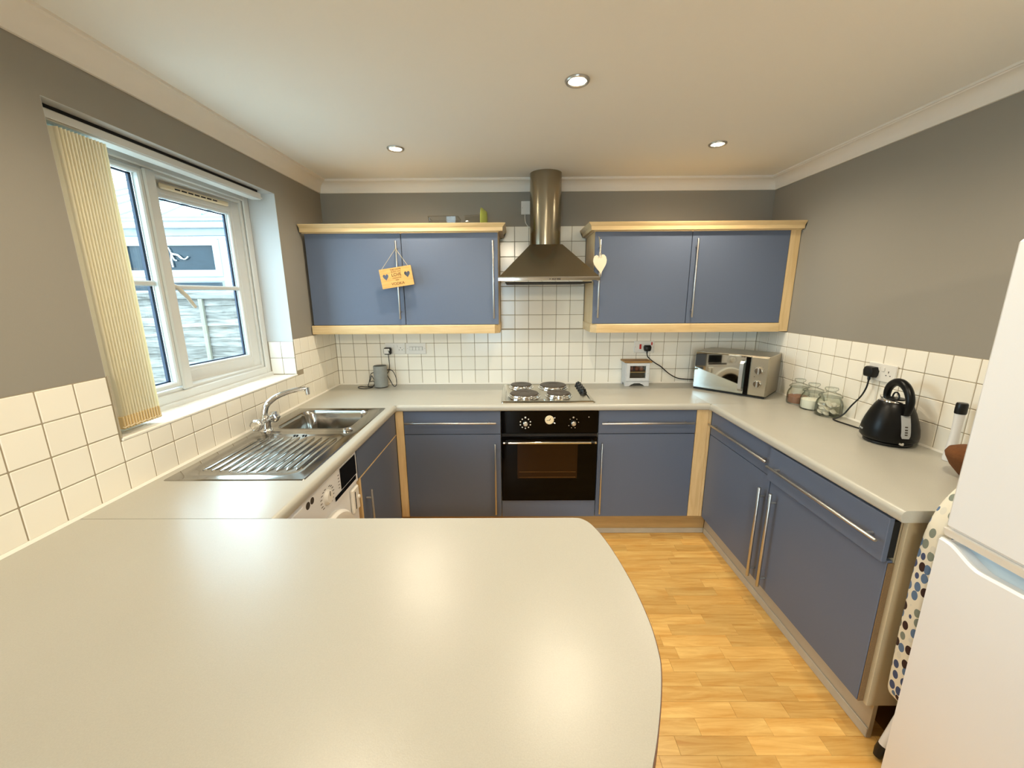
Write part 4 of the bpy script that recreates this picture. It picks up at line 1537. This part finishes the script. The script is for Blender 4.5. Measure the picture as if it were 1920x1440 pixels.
# miniature cabinet
t = thing('miniature_cabinet', 'small distressed white cupboard with glazed door on the back worktop', 'ornament', (2.2, -.065, ZT))
M['shabby'] = mat('distressed_white_paint', lin(206, 206, 206), .6, var=.10, vscale=30)
M['aged_wood'] = wood_mat('aged_wood', lin(176, 136, 82), lin(140, 104, 58), .6, 'x', 2.0)
x0, x1, y0, y1 = 2.112, 2.284, -.118, -.016
b = MB()
b.prism([(y0, .911), (y0 + .022, .911), (y0 + .035, .930), (y1 - .035, .930), (y1 - .022, .911), (y1, .911), (y1, 1.082), (y0, 1.082)], 'x', x0, x0 + .008)
b.prism([(y0, .911), (y0 + .022, .911), (y0 + .035, .930), (y1 - .035, .930), (y1 - .022, .911), (y1, .911), (y1, 1.082), (y0, 1.082)], 'x', x1 - .008, x1)
b.box(x0 + .008, x1 - .008, y0, y1, .934, .942)
b.box(x0 + .008, x1 - .008, y1 - .006, y1, .930, 1.082)
part('body', b, 'shabby', t, None, 0)
b = MB().prism([(x0 + .0082, .911), (x0 + .030, .911), (x0 + .045, .924), (x0 + .058, .928), (x0 + .064, .933), (x1 - .064, .933), (x1 - .058, .928), (x1 - .045, .924), (x1 - .030, .911), (x1 - .0082, .911), (x1 - .0082, .948), (x0 + .0082, .948)], 'y', y0 - .001, y0 + .008)
part('apron', b, 'shabby', t, None, 0)
part('top', MB().box(x0 - .012, x1 + .012, y0 - .014, y1 + .006, 1.0825, 1.094, .003), 'aged_wood', t, 'worn brown wooden top')
b = MB()
for q in ((x0 + .004, x0 + .030, .950, 1.080), (x1 - .030, x1 - .004, .950, 1.080), (x0 + .030, x1 - .030, .950, .972), (x0 + .030, x1 - .030, 1.060, 1.080)):
    b.box(q[0], q[1], y0 - .010, y0 - .002, q[2], q[3], .0015)
dr = part('door', b, 'shabby', t)
part('pane', MB().box(x0 + .030, x1 - .030, y0 - .006, y0 - .004, .972, 1.060), 'glass', dr, None, 0)
part('knob', MB().disc_axis((x1 - .017, y0 - .010, 1.012), 'y', .005, -.009, 14, .002), 'white', dr)
part('shelf', MB().box(x0 + .0085, x1 - .0085, y0 + .004, y1 - .0065, 1.008, 1.014), 'aged_wood', t, None, 0)
M['terracotta'] = mat('red_brown_pot', lin(150, 84, 56), .5)
M['cavity'] = mat('brown_lining', lin(96, 72, 44), .8)
part('lining', MB().box(x0 + .0085, x1 - .0085, y1 - .008, y1 - .0062, .943, 1.081), 'cavity', t, None, 0)
for k, x in enumerate((2.165, 2.205, 2.238)):
    tt = thing('egg', ['brown egg in the miniature cupboard, nearest its left side', 'brown egg in the middle of the miniature cupboard', 'brown egg in the miniature cupboard, nearest its knob'][k], 'egg', (x, -.070, 1.0142), 0, 'eggs inside the miniature cupboard')
    part('shell', MB().lathe((x, -.070, 1.0142), [(0, .0), (.009, .002), (.016, .010), (.0175, .018), (.015, .029), (.009, .038), (0, .042)], 18), 'terracotta', tt, None, 80)

# microwave
mw = thing('microwave', 'silver microwave with mirrored door standing askew in the corner', 'microwave', (2.568, -.190, ZT), -.793)
MWW, MWD, MWH = .444, .290, .253
z0, z1 = .012, .012 + MWH
M['mw_steel'] = mat('microwave_silver', lin(182, 172, 152), .30, .85, speck=.06)
M['mirror'] = mat('mirrored_door', lin(205, 212, 210), .035, 1.0)
b = MB().box(0, MWW, .012, MWD, z0, z1, .003)
part('case', b, 'mw_steel', mw, None, 32, True)
part('base', MB().box(.004, MWW - .004, .004, MWD - .004, .004, z0 - .0005), 'black', mw, None, 0, True)
dr = part('door', MB().box(.003, .345, -.006, .0115, z0 + .004, z1 - .004, .003), 'mirror', mw, 'mirrored door', 32, True)
part('door_edge', MB().box(.318, .3445, -.0075, -.0062, z0 + .005, z1 - .006), 'black_glass', dr, 'black border', 0, True)
hm = MB()
hm.loft([[(x, y, z) for x, y in ((.292, yo), (.314, yo), (.314, yo + .010), (.292, yo + .010))] for yo, z in ((-.020, z0 + .022), (-.036, z0 + .040), (-.040, z0 + .12), (-.036, z1 - .050), (-.020, z1 - .032))])
hm.box(.294, .312, -.022, -.0062, z0 + .022, z0 + .036)
hm.box(.294, .312, -.022, -.0062, z1 - .046, z1 - .032)
part('handle', hm, 'handle', dr, None, 32, True)
part('control_panel', MB().box(.3465, MWW - .001, -.006, .0115, z0 + .004, z1 - .004, .003), 'mw_steel', mw, None, 32, True)
for z in (z0 + .165, z0 + .082):
    k_ = part('knob', MB().disc_axis((.396, -.0062, z), 'y', .0245, -.020, 32, .004, .022), 'chrome', mw, None, 40, True)
    part('knob_grip', MB().box(.391, .401, -.0300, -.0262, z - .019, z + .019, .0015), 'handle', k_, None, 32, True)
b = MB()
for k in range(9):
    a = math.radians(-40 + k * 32)
    b.disc_axis((.396 + .031 * math.cos(a), -.0062, z0 + .165 + .031 * math.sin(a)), 'y', .0012, -.0004, 6)
part('dial_marks', b, 'ink', mw, None, 0, True)
part('indicator', MB().disc_axis((.374, -.0062, z0 + .126), 'y', .003, -.001, 10), 'ink', mw, None, 0, True)
for fx in (.05, .33):
    for fy in (.035, .25):
        part('foot', MB().disc_axis((fx, fy, .0004), 'z', .012, .0035, 14), 'black', mw, None, 32, True)

# glass jars
M['jar'] = glass_mat('clear_jar_glass', (.96, .97, .95, 1), .03)


def dark_rims(m, edge):
    """thick glass darkens where it is seen edge-on"""
    nt = m.node_tree
    tr = [n for n in nt.nodes if n.type == 'BSDF_TRANSPARENT'][0]
    lw = nt.nodes.new('ShaderNodeLayerWeight')
    lw.inputs['Blend'].default_value = .5
    cr = nt.nodes.new('ShaderNodeValToRGB')
    cr.color_ramp.elements[0].position = .45
    cr.color_ramp.elements[0].color = tr.inputs['Color'].default_value
    cr.color_ramp.elements[1].position = .98
    cr.color_ramp.elements[1].color = edge
    nt.links.new(lw.outputs['Facing'], cr.inputs['Fac'])
    nt.links.new(cr.outputs['Color'], tr.inputs['Color'])


dark_rims(M['jar'], (.30, .34, .28, 1))
M['powder_brown'] = mat('brown_powder', lin(150, 106, 84), .95, bump=.3, bscale=300)
M['powder_white'] = mat('white_sugar', lin(246, 243, 232), .9, bump=.3, bscale=400)
M['teabag'] = mat('teabag_paper', lin(206, 202, 190), .9, var=.15, vscale=60)


def jar(x, y, label, r=.057, h=.152):
    t = thing('glass_jar', label, 'jar', (x, y, ZT), 0, 'lidded glass jars in a row')
    s = h / .152
    prof = [(r * .90, .001), (r * .97, .004), (r, .014), (r, .045), (r * .99, .062), (r * .92, .078), (r * .80, .090), (r * .74, .096), (r * .74, .101)]
    inn = [(r * .71, .101), (r * .71, .096), (r * .76, .090), (r * .88, .077), (r * .95, .061), (r * .955, .014), (r * .90, .007), (0, .007)]
    part('bowl', MB().lathe((x, y, ZT), [(q, z * s) for q, z in prof + inn], 72, .0007, 24), 'jar', t, None, 50)
    lid = [(r * .70, .1015), (r * .86, .1018), (r * .88, .106), (r * .84, .111), (r * .66, .119), (r * .42, .1235), (r * .33, .128), (r * .34, .133), (r * .47, .138), (r * .50, .144), (r * .46, .150), (r * .30, .152), (0, .152)]
    part('lid', MB().lathe((x, y, ZT), [(q, z * s) for q, z in lid], 48), 'jar', t, None, 50)
    return t


t = jar(3.022, -.592, 'lidded glass jar of brown powder, nearest the microwave')
part('contents', MB().lathe((3.022, -.592, ZT), [(.0, .0075), (.050, .0075), (.0530, .015), (.0530, .046), (.045, .049), (0, .051)], 40), 'powder_brown', t, 'brown powder')
t = jar(3.018, -.712, 'lidded glass jar of white sugar, in the middle of the row')
part('contents', MB().lathe((3.018, -.712, ZT), [(.0, .0075), (.050, .0075), (.0530, .015), (.0530, .056), (.045, .059), (0, .057)], 40), 'powder_white', t, 'white sugar')
t = jar(3.018, -.838, 'lidded glass jar of pale tea bags, nearest the kettle', .061, .156)
b = MB()
for k in range(30):
    a, rr = random.uniform(0, 6.28), random.uniform(.012, .040)
    lvl = .010 + .012 * (k // 6)
    c = Vector((3.018 + rr * math.cos(a), -.838 + rr * math.sin(a), ZT + lvl + .006))
    o0 = len(b.v)
    b.lathe((0, 0, 0), [(0, -.006), (.012, -.005), (.017, 0), (.012, .005), (0, .006)], 10)
    R = Matrix.Rotation(random.uniform(-.7, .7), 3, 'X') @ Matrix.Rotation(random.uniform(-.7, .7), 3, 'Y')
    b.v[o0:] = [tuple(R @ Vector(q) + c) for q in b.v[o0:]]
tb = part('teabags', b, 'teabag', t, 'pale tea bags')
tb['kind'] = 'stuff'

# kettle
KX, KY = 2.978, -1.236
kt = thing('kettle', 'black pyramid kettle with arched handle on the right-hand worktop', 'kettle', (KX, KY, ZT))
M['kettle'] = mat('satin_black', lin(9, 9, 9), .32, spec=.3)
part('power_base', MB().lathe((KX, KY, ZT), [(.078, .001), (.084, .004), (.084, .013), (.078, .0155)], 40), 'black', kt)
kp = [(.078, .0165), (.090, .018), (.0985, .028), (.100, .045), (.0965, .075), (.088, .108), (.077, .140), (.065, .168), (.056, .183), (.052, .187)]
part('body', MB().lathe((KX, KY, ZT), kp, 64), 'kettle', kt, None, 50)
part('collar', MB().lathe((KX, KY, ZT), [(.0525, .1872), (.0515, .190), (.042, .1945), (.030, .197)], 48), 'chrome', kt, 'bright metal collar', 50)
part('lid', MB().lathe((KX, KY, ZT), [(.034, .1974), (.033, .2005), (.018, .203), (0, .204)], 36), 'black', kt)
hdir = Vector((-.20, -.98, 0)).normalized()


def kpt(s_, z):
    return (KX + hdir.x * s_, KY + hdir.y * s_, ZT + z)


side = Vector((-hdir.y, hdir.x, 0))
part('lid_ring', MB().tube([kpt(.019 * math.cos(a), .2035 + .022 * math.sin(a)) for a in [PI * k / 12 for k in range(13)]], .0034, 8), 'black', kt)
hp = [(-.050, .186), (-.056, .205), (-.052, .232), (-.034, .256), (-.004, .270), (.030, .267), (.060, .248), (.080, .218), (.086, .188), (.083, .160), (.078, .145)]
hs = spline([kpt(*q) for q in hp], 5)
rings = []
for i, q in enumerate(hs):
    q = Vector(q)
    a = Vector(hs[min(i + 1, len(hs) - 1)]) - Vector(hs[max(0, i - 1)])
    a.normalize()
    nn = side.cross(a).normalized()
    f = i / (len(hs) - 1)
    w_, th_ = .0125 + .004 * math.sin(PI * f), .0085 + .009 * math.sin(PI * min(1, f * 1.0)) ** 1.0
    rings.append([tuple(q + side * (w_ * math.cos(2 * PI * k / 16)) + nn * (th_ * math.sin(2 * PI * k / 16))) for k in range(16)])
part('handle', MB().loft(rings), 'kettle', kt, None, 60)
# water gauge
M['gauge'] = mat('pale_gauge', lin(176, 180, 184), .25)
a0 = math.atan2(hdir.y, hdir.x)


def patch(par, name, zlo, zhi, half, off, m, label=None):
    def rad(z):
        for (r0, q0), (r1, q1) in zip(kp, kp[1:]):
            if q0 <= z <= q1:
                return r0 + (r1 - r0) * (z - q0) / (q1 - q0)
        return .06
    outer, inner = [], []
    nz, na = 8, 6
    rings = []
    for i in range(nz + 1):
        z = zlo + (zhi - zlo) * i / nz
        hw = half * (.75 if i == 0 else 1)
        ring = []
        for k in range(na + 1):
            a = a0 + (-hw + 2 * hw * k / na) / rad(z)
            ring.append((KX + (rad(z) + off) * math.cos(a), KY + (rad(z) + off) * math.sin(a), ZT + z))
        for k in range(na, -1, -1):
            a = a0 + (-hw + 2 * hw * k / na) / rad(z)
            ring.append((KX + (rad(z) - .001) * math.cos(a), KY + (rad(z) - .001) * math.sin(a), ZT + z))
        rings.append(ring)
    return part(name, MB().loft(rings), m, par, label, 40)


wg = patch(kt, 'water_gauge', .048, .142, .0165, .002, 'gauge', 'pale water gauge')
for zl in (.062, .072, .082, .094):
    patch(wg, 'level_mark', zl, zl + .005, .005, .0026, 'ink')
b = MB()
sd = -hdir
b.loft([[tuple(Vector((KX, KY, ZT + z)) + sd * s_ + side * w_) for w_ in (-.014, .0, .014)] + [tuple(Vector((KX, KY, ZT + z - .010)) + sd * (s_ - .004) + side * w_) for w_ in (.014, 0, -.014)] for s_, z in ((.050, .182), (.068, .192), (.076, .199))])
part('spout', b, 'chrome', kt, 'bright metal spout lip', 30)
b = MB()
q = Vector((KX, KY, ZT + .024)) + hdir * .096 - side * .012
b.box(q.x - .004, q.x + .006, q.y - .012, q.y + .004, q.z - .006, q.z + .006, .002)
part('switch', b, 'chrome', kt, 'small bright switch')
q = Vector((KX, KY, ZT + .055))
vd = Vector((-.93, .36, 0)).normalized()
b = MB()
tv = Vector((-vd.y, vd.x, 0))
b.loft([[tuple(q + vd * o_ + tv * s_ + Vector((0, 0, z))) for s_, z in ((-.012, -.003), (.012, -.003), (.012, .003), (-.012, .003))] for o_ in (.0965, .1005)])
part('badge', b, 'gauge', kt, 'small pale badge', 0)
# socket and kettle plug on the right wall
XT = W - .0062
t = thing('double_socket', 'white double wall socket above the black kettle', 'socket', (XT, -1.042, 1.185))
part('plate', MB().box(XT - .010, XT, -1.116, -.969, 1.142, 1.228, .003), 'white', t)
for y in (-1.028, -1.054):
    part('switch', MB().box(XT - .013, XT - .010, y - .006, y + .006, 1.192, 1.212, .002), 'white', t)
for y in (-1.006, -1.080):
    b = MB()
    b.box(XT - .0104, XT - .0098, y - .002, y + .002, 1.188, 1.197)
    b.box(XT - .0104, XT - .0098, y - .0135, y - .0075, 1.174, 1.178)
    b.box(XT - .0104, XT - .0098, y + .0075, y + .0135, 1.174, 1.178)
    part('pin_holes', b, 'black_matte', t, None, 0)
t = thing('kettle_lead', 'black plug and looping lead between the wall socket and the kettle', 'cable', (XT - .0105, -1.005, 1.18))
plug_lathe(t, (XT - .0105, -1.003, 1.182), 'x', 'black', 1.15)
ld = spline([(XT - .03, -1.004, 1.165), (XT - .032, -1.008, 1.140), (XT - .034, -1.005, 1.10), (XT - .036, -.985, 1.05), (XT - .042, -.950, .995), (XT - .055, -.930, .945), (XT - .075, -.917, .920), (XT - .095, -.917, .9145), (XT - .105, -.945, .9142), (XT - .10, -.99, .9142), (XT - .085, -1.08, .9142), (XT - .08, -1.148, .916)], 6)
part('cable', MB().tube(ld, [.006] * 6 + [.0036] * (len(ld) - 6), 8), 'black', t)

# things half hidden behind the fridge
M['frosted'] = mat('frosted_white', lin(226, 226, 226), .4)
t = thing('pepper_mill', 'slim white mill with black cap beside the fridge', 'mill', (3.030, -1.447, ZT))
part('body', MB().lathe((3.030, -1.447, ZT), [(.019, .001), (.020, .01), (.017, .05), (.0135, .110), (.014, .15), (.0155, .192)], 32), 'frosted', t, None, 60)
part('cap', MB().lathe((3.030, -1.447, ZT), [(.0165, .1925), (.0175, .197), (.0175, .229), (.015, .235), (0, .236)], 32), 'black', t, 'black cap', 40)
M['coir'] = mat('brown_fibre', lin(108, 66, 32), .95, bump=1.0, bscale=120, var=.3, vscale=40)
t = thing('coconut_pot', 'rough brown tapering pot on the worktop beside the fridge', 'pot', (2.945, -1.600, ZT))
part('shell', MB().lathe((2.945, -1.600, ZT), [(.026, .001), (.034, .01), (.058, .04), (.072, .068), (.076, .083), (.069, .099), (.048, .110), (0, .114)], 40), 'coir', t, None, 80)

# ironing board stored on end between cabinet and fridge
ib = thing('ironing_board', 'ironing board in a spotted cover wedged between cabinet and fridge', 'ironing board', (2.72, -1.866, 0))
m = bpy.data.materials.new('spotted_cover')
m.use_nodes = True
nt = m.node_tree
N_, L_k = nt.nodes, nt.links
bs = N_['Principled BSDF']
bs.inputs['Roughness'].default_value = .9
tc = N_.new('ShaderNodeTexCoord')
mp = N_.new('ShaderNodeMapping')
mp.inputs['Scale'].default_value = (46, 46, 27)
L_k.new(tc.outputs['Object'], mp.inputs['Vector'])
vo = N_.new('ShaderNodeTexVoronoi')
vo.inputs['Scale'].default_value = 1.0
vo.inputs['Randomness'].default_value = .5
L_k.new(mp.outputs['Vector'], vo.inputs['Vector'])
sx = N_.new('ShaderNodeSeparateColor')
L_k.new(vo.outputs['Color'], sx.inputs['Color'])
cr = N_.new('ShaderNodeValToRGB')
cr.color_ramp.interpolation = 'CONSTANT'
els = cr.color_ramp.elements
els[0].position, els[0].color = 0, lin(96, 122, 156)
els[1].position, els[1].color = .3, lin(58, 36, 30)
for ps, c_ in ((.5, lin(132, 140, 128)), (.72, lin(72, 84, 120)), (.86, lin(224, 220, 206))):
    e_ = els.new(ps)
    e_.color = c_
L_k.new(sx.outputs['Red'], cr.inputs['Fac'])
lt = N_.new('ShaderNodeMath')
lt.operation = 'LESS_THAN'
lt.inputs[1].default_value = .43
L_k.new(vo.outputs['Distance'], lt.inputs[0])
mx = N_.new('ShaderNodeMix')
mx.data_type = 'RGBA'
mx.inputs[6].default_value = lin(236, 230, 212)
L_k.new(lt.outputs['Value'], mx.inputs[0])
L_k.new(cr.outputs['Color'], mx.inputs[7])
L_k.new(mx.outputs[2], bs.inputs['Base Color'])
M['spotted'] = m
ol = [(2.553, .32), (2.560, .262), (2.600, .245), (2.74, .243), (2.88, .250), (2.912, .32), (2.915, .50), (2.91, .70), (2.88, .86), (2.82, .99), (2.74, 1.06), (2.68, 1.05), (2.62, 1.005), (2.577, .94), (2.553, .85), (2.547, .70), (2.548, .50), (2.553, .32)]
ol = [(q[0], q[2]) for q in spline([(x, 0, z) for x, z in ol], 4)][:-1]
ring = lambda y, k: [(2.73 + (x - 2.73) * k, y, .62 + (z - .62) * k) for x, z in ol]
b = MB().loft([ring(-1.840, .97), ring(-1.842, .99), ring(-1.848, 1.0), ring(-1.880, 1.0), ring(-1.886, .99), ring(-1.888, .97)])
part('cover', b, 'spotted', ib, 'cream cover with blue, brown and grey spots', 50)
b = MB()
b.tube([(2.620, -1.866, .26), (2.592, -1.866, .16), (2.562, -1.866, .052)], .014, 12)
b.tube([(2.84, -1.866, .26), (2.866, -1.866, .06)], .014, 12)
b.tube([(2.590, -1.866, .150), (2.846, -1.866, .150)], .010, 10)
part('leg_frame', b, 'appliance', ib, None, 60)
for x in (2.568, 2.866):
    part('foot', MB().tube([(x - .016, -1.866, .013), (x - .009, -1.866, .035), (x - .002, -1.866, .060)], [.012, .017, .016], 12), 'black', ib, 'black rubber foot')

# ------------------------------------------------------------------ fridge freezer
fr = thing('fridge_freezer', 'tall white fridge freezer with scooped grips at the right', 'fridge', (2.78, -2.21, 0))
FX, FY0, FY1 = 2.49, -1.938, -2.486
part('body', MB().box(2.548, W - .02, FY1 + .002, FY0 - .002, .045, 1.690, .006), 'appliance', fr)
part('top_cap', MB().box(2.500, W - .02, FY1 - .002, FY0 + .002, 1.7005, 1.742, .016), 'appliance', fr)
part('top_trim', MB().box(2.506, W - .02, FY1, FY0, 1.688, 1.7000, .003), 'white', fr)
# upper door
part('upper_door', MB().box(FX, 2.544, FY1, FY0, .932, 1.684, .012), 'appliance', fr)
b = MB()
b.prism([(FX + .001, .9315), (2.544, .9315), (2.544, .908), (FX + .010, .908)], 'y', FY1 + .002, FY0 - .002)
part('upper_lip', b, 'white', fr)
# lower door with a scooped top edge
yc, hw = (FY0 + FY1) / 2, (FY0 - FY1) / 2


def scoop(y):
    t_ = abs(y - yc) / hw
    if t_ > .96:
        return .900
    return .900 - .034 * (0.5 + 0.5 * math.cos(PI * min(1, max(0, (t_ - .62) / .34)))) + .012 * (1 - min(1, t_ / .62)) ** 1.0


ys = [FY0 - (FY0 - FY1) * k / 40 for k in range(41)]
rings = []
for y in ys:
    z = scoop(y)
    rings.append([(FX + .004, y, .056), (FX, y, .064), (FX, y, z - .006), (FX + .006, y, z), (FX + .012, y, z), (FX + .016, y, z - .006), (FX + .050, y, z - .012), (FX + .054, y, .056)])
part('lower_door', MB().loft(rings), 'appliance', fr, None, 40)
M['grip'] = mat('pale_grip', lin(206, 222, 232), .35)
part('grip_back', MB().box(FX + .050, FX + .056, FY1 + .004, FY0 - .004, .83, .912), 'grip', fr, None, 0)
part('kick_plate', MB().box(FX + .03, FX + .05, FY1 + .01, FY0 - .01, .006, .052, .002), 'white', fr)
for x in (2.58, 3.02):
    for y in (FY0 - .05, FY1 + .05):
        part('foot', MB().disc_axis((x, y, .0005), 'z', .018, .044, 16), 'black', fr)
